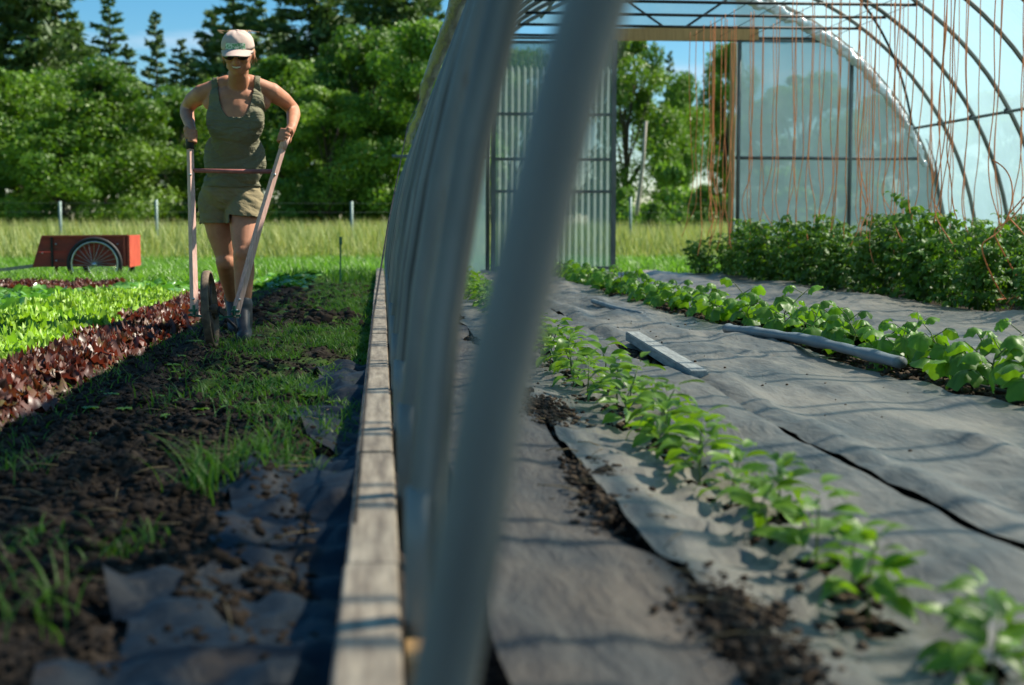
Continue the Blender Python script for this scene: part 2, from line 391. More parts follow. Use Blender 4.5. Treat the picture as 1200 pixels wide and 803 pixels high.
pepY = [1.70+.19*i for i in range(12)]+[3.99+.235*i for i in range(58)]
pepY = [y for y in pepY if y < 16.6]
pepP = [(PEPX+.03*max(0, min(1, (2.3-y)/.4))+.035*math.sin(i*2.3)+rng.uniform(-.02, .02), y+rng.uniform(-.03, .03)) for i, y in enumerate(pepY)]
cucP = [(CUCX-.30*max(0, (y-7.5)/9.5)+rng.uniform(-.04, .04)+.03*(y < 6), y) for y in np.arange(4.3, 16.7, .29)]
pep_holes = [(x, y, .035+.02*rng.random(), .04+.03*rng.random()) for x, y in pepP]
gapA = lambda y: .485+.03*(vnoise(y*2.6, y*0, 4)-.5)*4*.5
wA = lambda y: .002+.010*vnoise(y*9, y*0, 3)+.030*np.clip((vnoise(y*1.9, y*0+3, 8)-.55)*3.2, 0, 1)*(.5+vnoise(y*7, y*0, 5))+.03*(np.clip((2.25-y)/.3, 0, 1))*(.6+.8*vnoise(y*11, y*0, 7))
hA = lambda x, y: wrinkle(x, y, 3, .55)+.0
def hB(x, y):
    h = wrinkle(x, y, 21, .6)
    rad = np.zeros_like(x)
    for (a, b) in pepP[:30]:      # gathers radiating from each planting hole
        dx = x-a; dy = (y-b); r = np.hypot(dx, dy)
        rad += np.exp(-(r/.2)**2)*(.014*np.sin(7*np.arctan2(dy, dx)+a*40+b*9)-.016)
    return np.maximum(h+rad, .008)+.012*np.clip((x-1.0)/.12, 0, 1)
def hC(x, y):
    return wrinkle(x, y, 55, 1.0)+.03*np.exp(-((x-1.24)/.07)**2)+.02*np.exp(-((x-1.62)/.2)**2)
def hD(x, y): return wrinkle(x, y, 77, 1.1)+.02
slit = lambda y: 1.165+.015*np.sin(y*1.3)-.02*(y-5)/10
slw = lambda y: .004+.055*np.exp(-((y-6.2)/.95)**2)+.012*np.exp(-((y-2.3)/.5)**2)+.012*(vnoise(y*5, y*0, 3))
cucx = lambda y: CUCX-.30*np.clip((y-7.5)/9.5, 0, 1)
cw = lambda y: .05+.05*vnoise(y*3.1, y*0, 6)+.05*(y < 6.3)
cloth('ground_cloth', 'brownish strip of ground cloth beside the hoop feet, under the left fabric edge', lambda y: .13+.04*vnoise(y*3, y*0, 1), lambda y: gapA(y)-wA(y), -1, 16.9, hA, M['fabricbrown'], group='ground cloths in the greenhouse')
cloth('ground_cloth', 'wrinkled grey ground cloth with planting holes under the pepper row', lambda y: gapA(y)+wA(y)*1.1, lambda y: slit(y)-slw(y), -1, 16.9, hB, M['fabric'], .025, pep_holes, group='ground cloths in the greenhouse')
cloth('ground_cloth', 'dusty grey ground cloth on the open walkway left of the cucumber row', lambda y: slit(y)+slw(y)*.4, lambda y: cucx(y)-cw(y), -1, 16.9, hC, M['fabric'], .028, group='ground cloths in the greenhouse')
cloth('ground_cloth', 'wrinkled grey ground cloth between the cucumber row and the tomato bed', lambda y: cucx(y)+cw(y), lambda y: 4.05+.1*vnoise(y*2, y*0, 2), -1, 16.9, hD, M['fabric'], .04, group='ground cloths in the greenhouse')
# loose soil in the gaps
Ps, Ss = [], []
n = 1600; y = 1.6+13*rng.random(n)**1.5; x = gapA(y)+rng.normal(0, .045, n); Ps.append(np.stack([x, y, .012+rng.random(n)*.012], -1)); Ss.append(.003+.009*rng.random(n)**2)
n = 2600; y = rng.choice([1.75, 1.95, 2.15, 2.9, 3.3, 4.3, 4.6], n)+rng.normal(0, .10, n); x = gapA(y)+.02+rng.normal(0, .035, n); Ps.append(np.stack([x, y, .03+rng.random(n)*.025], -1)); Ss.append(.002+.010*rng.random(n)**3)
n = 500; y = rng.uniform(5, 7.4, n); x = slit(y)-.01+rng.normal(0, .03, n); Ps.append(np.stack([x, y, .012+rng.random(n)*.012], -1)); Ss.append(.005+.015*rng.random(n)**2)
n = 1800; y = rng.uniform(4.5, 16, n); x = cucx(y)+rng.normal(0, .05, n); Ps.append(np.stack([x, y, .012+rng.random(n)*.02], -1)); Ss.append(.005+.016*rng.random(n)**2)
n = 50; y = rng.uniform(3, 9, n); x = rng.uniform(1.3, 2.0, n); Ps.append(np.stack([x, y, hC(x, y)+.002], -1)); Ss.append(.003+.006*rng.random(n)**2)
for (a, b) in pepP[:40]:
    n = 24; x = a+rng.normal(0, .035, n); y = b+rng.normal(0, .04, n); Ps.append(np.stack([x, y, np.full(n, .004)+rng.random(n)*.01], -1)); Ss.append(.004+.010*rng.random(n))
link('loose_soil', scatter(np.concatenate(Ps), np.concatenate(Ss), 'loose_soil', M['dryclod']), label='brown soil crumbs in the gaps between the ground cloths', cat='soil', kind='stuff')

# black plastic bunched up outside the baseboard
def hP(x, y):
    g0 = ground_h(x, y)
    r = np.abs(fbm(x*4+y*2, y*3-x*2, 91, 4))
    return np.maximum(g0+.004, .03+.10*fbm(x*3.3, y*2.4, 90, 4)-.16*r*np.clip((-x)/.3, .3, 1)+.035*fbm(x*13, y*11, 95, 4))
for k, (ya, yb, xa, lab) in enumerate(((1.0, 2.66, -.42, 'crumpled blue-black plastic sheet at the bottom, its edge torn over brown soil'),
        (2.35, 3.75, -.30, 'dark plastic sheet folded against the baseboard between two soil patches'),
        (3.5, 6.4, -.26, 'long dark plastic sheet lying in shade along the baseboard below the grass tufts'))):
    f0 = lambda y, xa=xa, ya=ya, yb=yb, k=k: (-.07+(xa+.07)*np.clip(np.sin(np.clip((y-ya)/(yb-ya), 0, 1)*math.pi)*1.5, 0.12, 1))+.12*(vnoise(y*4.3, y*0, 5+k)-.5)+.05*(vnoise(y*13, y*0, 15+k)-.5)
    cloth('weed_plastic', lab, f0, lambda y: y*0-.062, ya, yb, lambda x, y, k=k: hP(x, y)+.004*k, M['weedplastic'], .018, cat='plastic sheet', group='plastic sheets outside the baseboard')

# ------------------------------------------------------------------ greenhouse
XC, RR, ZC, YE, SP = 3.5, 3.45, .05, 17.0, .89
def arc(x_off_ang, y, R=RR): return np.array([XC-R*math.cos(x_off_ang), y, ZC+R*math.sin(x_off_ang)])
gh = thing('hoop_greenhouse', 'long hoop greenhouse of grey pipes under cloudy white film with open sides', 'greenhouse', (XC, 8.5, 0))
hoops = []
an = np.linspace(0, math.pi, 49)
for k in range(19):
    y = YE-SP*k
    mb = MB(); P = [arc(a, y) for a in an]; P = [p for p in P]
    dy = 0
    if k == 18:                                       # the nearest bow leans in a little more above knee height
        P = [p+np.array([.060*max(0, min(1, (p[2]-.25)/.8))-.023, 0, 0])*(p[0] < XC) for p in P]
    mb.tube(P, .0235, 20, a=np.tile(np.clip(np.repeat(rng.random(10), 2)*1.3-.2, 0, 1)*(.35 if k == 18 else 1), len(P)))
    h = part('hoop', mb, M['hoop'], gh); hoops.append(h)
    gp = MB()
    for sx in (0, 1):
        gp = MB()
        px0 = XC-RR if sx == 0 else XC+RR
        gp.tube([(px0, y, -.1), (px0+(.001 if sx == 0 else -.001), y, .2), (px0+(.004 if sx == 0 else -.004), y, .28)], .0246, 12)
        part('ground_post', gp, M['hoop'], h)
# purlins
for a, r in ((math.pi/2, .019), (math.radians(30.5), .017), (math.radians(149.5), .017), (math.radians(62), .016)):
    c = arc(a, 0, RR-.04); mb = MB(); mb.tube([(c[0], -.6, c[2]), (c[0], 8, c[2]-.005), (c[0], YE, c[2])], r, 8); part('purlin', mb, M['steel'], gh)
# cross ties, trellis wires, truss braces
zt = 2.86; hw = math.sqrt((RR-.02)**2-(zt-ZC)**2)
for k in range(18):
    y = YE-SP*k; mb = MB(); mb.tube([(XC-hw, y+.03, zt), (XC, y+.03, zt-.006), (XC+hw, y+.03, zt)], .016, 8); part('tie_bar', mb, M['darksteel'], gh)
for k in (0,):
    y = YE-SP*k
    for s_ in (-1, 1):
        mb = MB(); a = math.pi/2-s_*math.radians(13); c = arc(a, y-.0, RR-.02); mb.tube([(XC-.0*s_, y-.02, zt), (c[0], y-.02, c[2])] if k else [(XC+s_*.03, y-.02, zt), (c[0], y-.02, c[2])], .014, 8); part('truss_brace', mb, M['darksteel'], gh)
# long wind brace on the right side
mb = MB(); mb.tube([arc(math.radians(180-30)+0*t-math.radians(72)*t, YE-.05-4.2*t, RR-.05) for t in np.linspace(0, 1, 20)], .015, 8); part('wind_brace', mb, M['darksteel'], gh)
mb = MB(); mb.tube([W(1092, 155, YE-.1), W(1106, 275, YE-.1)], .018, 8); part('corner_post', mb, M['steel'], gh)
# roof film from the left hip to the right ground
ang = np.radians(np.linspace(27, 179, 92)); ys = np.linspace(-1.2, YE+.034, 124)
A, YY = np.meshgrid(ang, ys)
ph = (YE-YY)/SP*2*math.pi
Rf = RR+.030-.012*(1-np.cos(ph))/2+.006*fbm(A*9, YY*2, 5, 3)
V = np.stack([XC-Rf*np.cos(A)-gh.location[0], YY-gh.location[1], ZC+Rf*np.sin(A)], -1).reshape(-1, 3)
link('roof_film', mesh('roof_film', V, grid(len(ang), len(ys)), M['film']), gh)
# rolled side curtain on the left
ys = np.arange(-1.2, YE, .035); m = 16; t = np.arange(m)*2*math.pi/m
T, YY = np.meshgrid(t, ys); r = .040+.009*fbm(T*1.3+.2, YY*3, 61, 3)+.004*np.sin(T*3+YY*3)
V = np.stack([.335+.012*np.sin(YY*1.1)+r*np.cos(T), YY, 1.60+.015*np.sin(YY*.9+1)+r*np.sin(T)], -1).reshape(-1, 3)-np.array(gh.location)
i = np.arange(len(ys)-1)[:, None]*m; j = np.arange(m)[None]; Q = np.stack([i+j, i+(j+1) % m, i+m+(j+1) % m, i+m+j], -1).reshape(-1, 4)
link('rolled_side_curtain', mesh('rolled_side_curtain', V, Q, M['curtain']), gh)
# baseboard of butted planks
edges = [-.9, .95, 2.19, 3.27, 4.6, 6.9, 9.4, 12.0, 14.5, 16.95]
for i in range(len(edges)-1):
    mb = MB(); a, b = edges[i]+.004, edges[i+1]-.004
    bmx = bmesh.new(); dz = rng.uniform(-.004, .004); xx = rng.uniform(-.002, .002)
    bmesh.ops.create_cube(bmx, size=1); bmesh.ops.scale(bmx, vec=(.083, b-a, .14), verts=bmx.verts)
    bmesh.ops.bevel(bmx, geom=bmx.edges[:], offset=.004, segments=2, affect='EDGES')
    me_ = bpy.data.meshes.new('baseboard_plank'); bmesh.ops.translate(bmx, vec=(-.0185+xx-XC, (a+b)/2-8.5, .032+dz), verts=bmx.verts); bmx.to_mesh(me_); bmx.free(); me_.materials.append(M['wood'])
    link('baseboard_plank', me_, gh)
mb = MB(); mb.box((.05, 1.80, .03), (.045, .12, .11)); part('corner_block', mb, M['woodnew'], gh, False)

# far end wall
ew = link('end_wall', None, gh, loc=(0, YE-8.5, 0))
def ewp(name, mb, mat, smooth=True): return part(name, mb, mat, ew, smooth)
def poly_sheet(x0, x1, z0, zf, y, nx=60, nz=24, wav=0, per=.08):
    xs = np.linspace(x0, x1, nx); t = np.linspace(0, 1, nz); Xs, Ts = np.meshgrid(xs, t)
    top = np.array([zf(x) for x in xs]); Zs = z0+(top[None]-z0)*Ts
    Ys = y+wav*np.sin(Xs/per*2*math.pi)+(0 if wav else 1)*(.012*fbm(Xs*1.5, Zs*1.1, 3, 3)+.006*fbm(Xs*6, Zs*1.5, 9, 2))
    return np.stack([Xs, Ys, Zs], -1).reshape(-1, 3), grid(nx, nz)
arch = lambda x: ZC+math.sqrt(max(.0004, (RR+.022)**2-(x-XC)**2))
XD0, XD1, XJ = 1.29, 2.79, 4.26
mb = MB(); mb.add(*poly_sheet(XJ, XC+RR-.03, .0, arch, YE+.03, 90, 40)); ewp('right_film', mb, M['endfilm'])
mb = MB(); mb.add(*poly_sheet(XC-RR+.03, XD0, .0, arch, YE+.03, 40, 30)); ewp('left_film', mb, M['endfilm'])
mb = MB(); mb.add(*poly_sheet(XD0, XJ, 2.96, arch, YE+.03, 50, 12)); ewp('gable_film', mb, M['film'])
mb = MB(); mb.bar(W(716, 41, YE)+np.array([0, -.03, 0]), W(888, 40, YE)+np.array([0, -.03, 0]), .04, .15); ewp('header_beam', mb, M['woodnew'], False)
mb = MB(); mb.bar((XC-hw, YE-.0, 2.82), (XC+hw+.05, YE-.0, 2.82), .03, .03); ewp('header_rail', mb, M['steel'], False)
mb = MB(); mb.bar((XJ-.045, YE, 0), (XJ-.045, YE, 2.79), .045, .09, (0, 1, 0)); ewp('door_jamb', mb, M['woodnew'], False)
mb = MB(); mb.tube([(XJ+.035, YE-.02, 0), (XJ+.035, YE-.02, 2.85)], .024, 8); ewp('jamb_pipe', mb, M['steel'])
for x, zz in ((XD0-.03, arch(XD0-.03)), (5.68, arch(5.68))):
    mb = MB(); mb.tube([(x, YE-.015, 0), (x, YE-.015, zz)], .026, 8); ewp('stud', mb, M['steel'])
for x0, x1, z in ((XJ, XC+RR-.4, 1.42), (.13, XD0, 1.42)):
    mb = MB(); mb.tube([(x0, YE-.012, z), (x1, YE-.012, z)], .02, 8); ewp('girt', mb, M['steel'])
# bunched film trimmed along the arch
for a0, a1, side in ((88, 158, 1),):
    aa = np.radians(np.arange(a0, a1, .35)); m = 14; t = np.arange(m)*2*math.pi/m
    T, AA = np.meshgrid(t, aa)
    r = (.030+.03*np.sin((AA-aa[0])/(aa[-1]-aa[0])*math.pi))*(1+.9*fbm(T*1.5, AA*40, 7, 3))+.018*fbm(T*3, AA*120, 9, 2)
    Rb = RR-.10+.03*fbm(AA*25, AA*0, 4, 2)
    V = np.stack([XC-(Rb+r*np.cos(T))*np.cos(AA), YE-.10+r*np.sin(T), ZC+(Rb+r*np.cos(T))*np.sin(AA)], -1).reshape(-1, 3)
    i = np.arange(len(aa)-1)[:, None]*m; j = np.arange(m)[None]; Q = np.stack([i+j, i+(j+1) % m, i+m+(j+1) % m, i+m+j], -1).reshape(-1, 4)
    mb = MB(); mb.add(V, Q); ewp('bunched_film_edge', mb, M['bunch'])
# corrugated door leaf, left half of the doorway
dr = link('sliding_door', None, gh, label='closed corrugated clear door leaf', loc=(0, YE-8.5, 0))
for i in range(3):
    a = XD0+.02+i*.49; mb = MB(); mb.add(*poly_sheet(a, a+.495, .05, lambda x: 2.78, YE-.07-.004*(i % 2), 80, 6, .008, .076)); part('corrugated_sheet', mb, M['corr'], dr)
for a, b in (((XD0+.03, YE-.1, .04), (XD0+.03, YE-.1, 2.8)), ((XD1-.03, YE-.1, .04), (XD1-.03, YE-.1, 2.8))):
    mb = MB(); mb.bar(a, b, .055, .045, (0, 1, 0)); part('door_stile', mb, M['steel'], dr, False)
for z in (.1, 1.01, 1.39, 1.92, 2.76):
    mb = MB(); mb.bar((XD0+.058, YE-.095, z), (XD1-.058, YE-.095, z), .035, .035); part('door_rail', mb, M['steel'], dr, False)
# hanging cord on the left side
mb = MB(); Pc = [W(500, 100, 11.5), W(478, 146, 10.), W(455, 262, 6.4), W(437, 372, 4.3), W(428, 470, 3.4), W(416, 612, 2.38)]
mb.tube(Pc, .0035, 6); o = mb.me('cord', M['blackcord']); link('cord', o, None, 'thin dark cord hanging slack from the rolled side curtain down to the baseboard', 'cord')
# ------------------------------------------------------------------ leaves and plants
def leaf(L, Wd, droop=.6, fold=.25, nu=6, nv=4, shape='lance', ruff=0., rf=8, seed=0, up=0.):
    """leaf along +x, centred on the midrib; returns V,F,u,|v|"""
    u = np.linspace(0, 1, nu); v = np.linspace(-1, 1, nv+1); V_, U_ = np.meshgrid(v, u)
    if shape == 'lance': wd = np.sin(np.pi*np.clip(u, .02, .985)**.8)**.85
    elif shape == 'heart': wd = np.clip(np.sin(np.pi*np.clip(u, .0, 1)**.62), .05, 1)**.7
    elif shape == 'spoon': wd = .22+.78*np.sin(np.pi*np.clip(u*.93, 0, 1)**1.5)**.9
    elif shape == 'fan': wd = .2+.8*np.clip(u, 0, 1)**.8
    w_ = wd*Wd/2
    r = np.random.default_rng(seed)
    y = V_*w_[:, None]
    ang = up-droop*U_**1.3*1.2
    du = np.gradient(u)[:, None]*L
    x = np.cumsum(np.cos(ang)*du, 0)-np.cos(ang[0])*du[0]; z = np.cumsum(np.sin(ang)*du, 0)-np.sin(ang[0])*du[0]
    z = z+np.abs(V_)*w_[:, None]*fold
    if ruff:
        p1, p2 = r.random(2)*6
        z = z+ruff*np.abs(V_)**1.4*np.sin(U_*rf+np.sign(V_)*2+p1)*U_+ruff*.5*U_**2*np.sin(V_*rf*.8+p2)
        x = x+ruff*.5*np.abs(V_)*np.cos(U_*rf*1.3+p2)
    if shape == 'fan': x = x-.22*L*V_**2*U_
    return np.stack([x, y, z], -1).reshape(-1, 3), grid(nv+1, nu), U_.ravel(), np.abs(V_).ravel()
def rotm(az, el=0, roll=0):
    return np.array((Matrix.Rotation(az, 3, 'Z') @ Matrix.Rotation(-el, 3, 'Y') @ Matrix.Rotation(roll, 3, 'X')))

M['lett_red'] = leafmat('red_lettuce_leaf', (.13, .14, .035), (.125, .056, .042), .24, .45, .5, tcol=(1.8, .7, .45), spec=.5)
M['lett_green'] = leafmat('bright_green_lettuce_leaf', (.09, .23, .025), (.30, .48, .06), .33, .5, .45, tcol=(1.3, 1.35, .4))
M['romaine'] = leafmat('blue_green_leaf', (.09, .24, .045), (.22, .42, .11), .28, .3, .35, tcol=(1.2, 1.4, .5), spec=.6)
M['pepper'] = leafmat('pepper_leaf', (.06, .17, .014), (.22, .40, .035), .36, .42, .4, tcol=(1.8, 1.7, .4), spec=.5)
M['cuc'] = leafmat('cucumber_leaf', (.08, .22, .025), (.19, .38, .05), .40, .42, .4, tcol=(1.7, 1.6, .4), spec=.4)
M['tomato'] = leafmat('tomato_leaf', (.035, .12, .018), (.14, .28, .035), .32, .5, .4, tcol=(1.8, 1.7, .4))
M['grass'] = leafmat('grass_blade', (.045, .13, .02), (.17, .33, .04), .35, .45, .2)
M['pathgrass'] = leafmat('shade_toned_path_grass', (.04, .12, .015), (.14, .28, .035), .35, .5, .2)  # same grass as the field, with the path's shade darkened into its colour
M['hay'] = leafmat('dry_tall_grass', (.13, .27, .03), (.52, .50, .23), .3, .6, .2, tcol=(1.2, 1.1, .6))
M['decid'] = leafmat('deciduous_foliage', (.04, .13, .016), (.22, .36, .04), .28, .5, .35, tcol=(1.5, 1.6, .4))
M['conif'] = leafmat('conifer_foliage', (.06, .12, .035), (.15, .24, .065), .12, .6, .4)
M['shrub'] = leafmat('shrub_foliage', (.08, .17, .02), (.20, .33, .05), .3, .5, .3)

def rosette(n, R, Hh, shape, ruff, rf, wfac, seed, vfun, nu=7, nv=6, droop=.9):
    r = np.random.default_rng(seed); mb = MB()
    for i in range(n):
        t = i/n                                # 0 outer -> 1 inner
        az = i*2.399+r.random()*.5
        L = R*(1.15-.55*t)*(.85+.3*r.random())
        up = .35+1.05*t+r.normal(0, .1)
        V, F, u, av = leaf(L, L*wfac, droop*(1.1-.5*t), .18, nu, nv, shape, ruff*(.8+.4*r.random()), rf, seed*100+i, up)
        V = V @ rotm(az, 0, r.normal(0, .25)).T
        V[:, 2] *= Hh; V[:, :2] += np.array([math.cos(az), math.sin(az)])*R*.08*(1-t)
        V[:, 2] += .01
        mb.add(V, F, np.clip(vfun(u, av, t, r), 0, 1))
    return mb
redl = [rosette(64, .135, 1.4, 'fan', .020, 17, .80, s, lambda u, a, t, r: 1.3*u**.8+.3*a-.1+r.normal(0, .25)-.5*(r.random() < .25), 9, 8, .8).me('red_lettuce_leaves', M['lett_red']) for s in range(4)]
grel = [rosette(52, .14, 1.4, 'fan', .022, 16, .85, s+9, lambda u, a, t, r: .15+.7*u+r.normal(0, .2), 8, 7).me('green_lettuce_leaves', M['lett_green']) for s in range(3)]
roml = [rosette(22, .25, 1.05, 'spoon', .010, 7, .55, s+20, lambda u, a, t, r: .7-.75*a+.5*u*0+r.normal(0, .2), 8, 4, .7).me('romaine_leaves', M['romaine']) for s in range(3)]
cabl = [rosette(16, .22, .75, 'heart', .012, 5, .85, s+30, lambda u, a, t, r: .75-.5*a+r.normal(0, .25), 6, 4, .8).me('cabbage_leaves', M['romaine']) for s in range(2)]
stuffV = []
def veg_row(kind, meshes, xs, y0, y1, step, group, labelf, scale=(.85, 1.15), name='lettuce', cat='lettuce'):
    for ri, x in enumerate(xs):
        y = y0+rng.uniform(0, step); k = 0
        while y < y1:
            xx = x+rng.normal(0, .022)
            z = float(ground_h(np.array([xx]), np.array([y]))[0])
            s = rng.uniform(*scale)
            link(name, meshes[rng.integers(len(meshes))], None, labelf(ri, k), cat, group, None, (xx, y, z-.01), (rng.normal(0, .06), rng.normal(0, .06), rng.random()*6.28), s)
            y += step*rng.uniform(.85, 1.15); k += 1
veg_row('red', redl, (-1.25, -1.40), 3.2, 12.6, .205, 'red lettuces in the double row beside the soil path',
        lambda r, k: f'frilly dark red lettuce, {ordw(k)} from the near end, '+('row at the path edge' if r == 0 else 'row touching the green lettuces'), (.72, .95), 'red_lettuce')
veg_row('green', grel, (-1.57, -1.78, -2.0, -2.2), 3.8, 11.3, .22, 'bright green lettuces behind the red row',
        lambda r, k: f'bright yellow-green lettuce, {ordw(k)} from the near end, '+('row touching the red lettuces', 'second green row from the red', 'third green row from the red', 'row farthest from the red')[r], (.85, 1.12), 'green_lettuce')
veg_row('rom', roml, (-2.42, -2.65, -2.88, -3.1), 5.0, 11.6, .27, 'upright dark green lettuces beyond the frilly green row',
        lambda r, k: f'broad-leaved blue-green lettuce, {ordw(k)} from the near end, {ORD[r]} row beyond the frilly rows', (.75, 1.0), 'romaine_lettuce')
veg_row('red2', redl, (-2.55, -2.8, -3.05, -3.3, -3.55), 12.6, 14.1, .24, 'small red lettuces in front of the cart',
        lambda r, k: f'small red lettuce before the cart, {ordw(k)} from near, {ORD[r]} row from the right', (.7, .9), 'red_lettuce')
veg_row('cab', cabl, (-3.2, -3.5), 9.2, 12.3, .3, 'young cabbages at the left edge',
        lambda r, k: f'pale green young cabbage at the left edge, {ordw(k)} from near, {("right","left")[r]} row', (.7, .95), 'cabbage', 'cabbage')
veg_row('cab', cabl, (-1.62, -1.92, -2.2, -2.48), 11.6, 14.6, .32, 'cabbages behind the bright green rows',
        lambda r, k: f'pale green cabbage right of the cart, {ordw(k)} from near, {ORD[r]} row from the gardener', (.75, 1.0), 'cabbage', 'cabbage')
veg_row('cab', cabl, (-1.15, -.85), 13.4, 16.4, .4, 'cabbages at the head of the path',
        lambda r, k: f'pale green cabbage at the far end of the path, {ordw(k)} in its {("left","right")[r]} row', (.6, .85), 'cabbage', 'cabbage')

# pepper plants: stem plus single leaves
pleaf = [MB().add(*(lambda q: (q[0], q[1], np.clip(.35+.5*q[3]*0+.3*np.random.default_rng(s).random()-.3*(q[3] < .1)+.3*q[2], 0, 1)))(leaf(.105, .052, .35+.22*s, .30, 7, 4, 'lance', .004, 7, s))).me('pepper_leaf', M['pepper']) for s in range(4)]
def stem_mesh(h, r, seed, name='stem', lean=.02):
    q = np.random.default_rng(seed); P = [(0, 0, -.02)]+[(lean*q.normal()*t, lean*q.normal()*t, h*t) for t in (.3, .6, 1.)]
    return MB().tube(P, [r, r*.9, r*.75, r*.5], 6).me(name, M['stem']), P
pst = [stem_mesh(.20+.02*s, .0045, s) for s in range(3)]
def make_pepper(x, y, z, i, big):
    s = rng.uniform(.88, 1.12)*(.56+.16*min(1, max(0, y-2.3)/1.2)); v = i % 3
    nm = ordw(i)
    t = thing('pepper_plant', f'young pepper plant with pointed leaves, {nm} from the camera in its row', 'pepper plant', (x, y, z), 'pepper plants in the planting holes', (rng.normal(0, .07), rng.normal(0, .07), rng.random()*6.28), s)
    st, P = pst[v]; link('stem', st, t)
    P = np.array(P); h = P[-1][2]; n = 15+int(rng.integers(0, 4))
    for k in range(n):
        f = .22+.78*k/(n-1); p = np.array([np.interp(f*h, P[:, 2], P[:, 0]), np.interp(f*h, P[:, 2], P[:, 1]), f*h])
        az = k*2.399+rng.normal(0, .3); pt = .045*(1.15-f)+.012
        q = p+np.array([math.cos(az)*pt, math.sin(az)*pt, .02+.012*f])
        el = .0+.50*f+rng.normal(0, .15)
        sc = (1.3-.45*f**3)*rng.uniform(.75, 1.1)
        if big: pass
        o = link('leaf', pleaf[rng.integers(4)], t, loc=q, rot=Matrix(rotm(az, el, rng.normal(0, .3))).to_euler(), scale=sc)
for i, (x, y) in enumerate(pepP):
    make_pepper(x, y, .0, i, i < 8)
# cucumbers
def cleaf(s):
    r = np.random.default_rng(s)
    # broad palmate leaf: polar disc with five soft lobes, notch at the stalk
    nr, na = 5, 22; mb = MB(); V = [(0, 0, 0)]; A = [.6]
    for i in range(1, nr+1):
        for k in range(na):
            a = -math.pi+.28+(2*math.pi-.56)*k/(na-1)
            R = .070*(.82+.20*abs(math.cos(2.5*a))+.10*math.cos(a)+.05*((k*7) % 3 == 0)); rr = R*i/nr
            x = rr*math.cos(a)+.028; y = rr*math.sin(a)
            z = -.9*(rr**2)/.07*.8+.012*(i/nr)**2*math.sin(a*5+s)+.006*r.normal()*(i/nr)
            V.append((x, y, z)); A.append(np.clip(.45+.3*(i/nr)-.35*(abs(math.sin(2.5*a)) > .95)+r.normal(0, .1), 0, 1))
    F3 = [(0, 1+k, 2+k) for k in range(na-1)]
    F4 = [(1+(i-1)*na+k, 1+i*na+k, 2+i*na+k, 2+(i-1)*na+k) for i in range(1, nr) for k in range(na-1)]
    mb.add(V, [np.array(F3), np.array(F4)], np.array(A)); return mb.me('cucumber_leaf', M['cuc'])
cl_ = [cleaf(s) for s in range(4)]
pet = MB().tube([(0, 0, 0), (.04, 0, .028), (.075, 0, .055)], [.003, .0026, .0022], 5).me('leaf_stalk', M['stem'])
cst = [stem_mesh(.20+.03*s, .005, 30+s, lean=.05) for s in range(3)]
for i, (x, y) in enumerate(cucP):
    s = rng.uniform(.68, .98)
    t = thing('cucumber_plant', f'young cucumber plant with broad lobed leaves, {ordw(i)} from the camera', 'cucumber plant', (x, y, .005), 'cucumber plants in the long soil slit', (rng.normal(0, .08), rng.normal(0, .08), rng.random()*6.28), s)
    st, P = cst[i % 3]; link('stem', st, t); P = np.array(P); h = P[-1][2]
    for k in range(8 if i > 12 else 9):
        f = .22+.78*k/8; p = np.array([np.interp(f*h, P[:, 2], P[:, 0]), np.interp(f*h, P[:, 2], P[:, 1]), f*h]); az = k*2.399+rng.normal(0, .3)
        Rm = rotm(az, 0); sc = (1.05-.5*f**2.5)*rng.uniform(.8, 1.15)
        ps = link('leaf_stalk', pet, t, loc=p, rot=(0, 0, az), scale=.9)
        tip = p+Rm @ (np.array([.075, 0, .055])*.9)
        link('leaf', cl_[rng.integers(4)], t, loc=tip, rot=Matrix(rotm(az, rng.normal(-.25, .35), rng.normal(0, .35))).to_euler(), scale=sc)
# tomatoes
def tomato_mesh(seed, h=.72):
    r = np.random.default_rng(seed); st = MB(); fo = MB()
    for b in range(3):
        a0 = r.random()*6.28; P = [(0, 0, -.02)]
        for t in np.linspace(.15, 1, 7): P.append((math.cos(a0)*.16*t+r.normal(0, .012), math.sin(a0)*.16*t+r.normal(0, .012), h*t*(1-.12*b)))
        P = np.array(P); st.tube(P, np.linspace(.008, .004, len(P)), 6)
        for k in range(17):
            f = .08+.92*k/16; i = f*(len(P)-1); i0 = min(int(i), len(P)-2); p = P[i0]+(P[i0+1]-P[i0])*(i-i0)
            az = k*2.4+a0; L = .24*(1.1-.45*f)*r.uniform(.8, 1.2); el = .55+r.normal(0, .25)
            R0 = rotm(az, el); pts = []
            for q in np.linspace(0, 1, 6): pts.append(p+R0 @ np.array([L*q, 0, -.35*L*q*q]))
            st.tube(pts, .002, 4, cap=False)
            for m_ in range(1, 6):
                for sd in ((-1, 1) if m_ < 5 else (0,)):
                    ll = .085*(1.0-.08*m_)*r.uniform(.8, 1.3)
                    V, F, u, av = leaf(ll, ll*.6, 1.1, .25, 5, 2, 'lance', .006, 6, int(r.integers(9999)))
                    V = V @ rotm(az+sd*1.05+r.normal(0, .2), el*.3-.25+r.normal(0, .3), r.normal(0, .4)).T+pts[m_]
                    fo.add(V, F, np.clip(r.normal(.45, .25)+.25*f, 0, 1))
    return st.me('stem', M['stem']), fo.me('foliage', M['tomato'])
tm = [tomato_mesh(s) for s in range(4)]
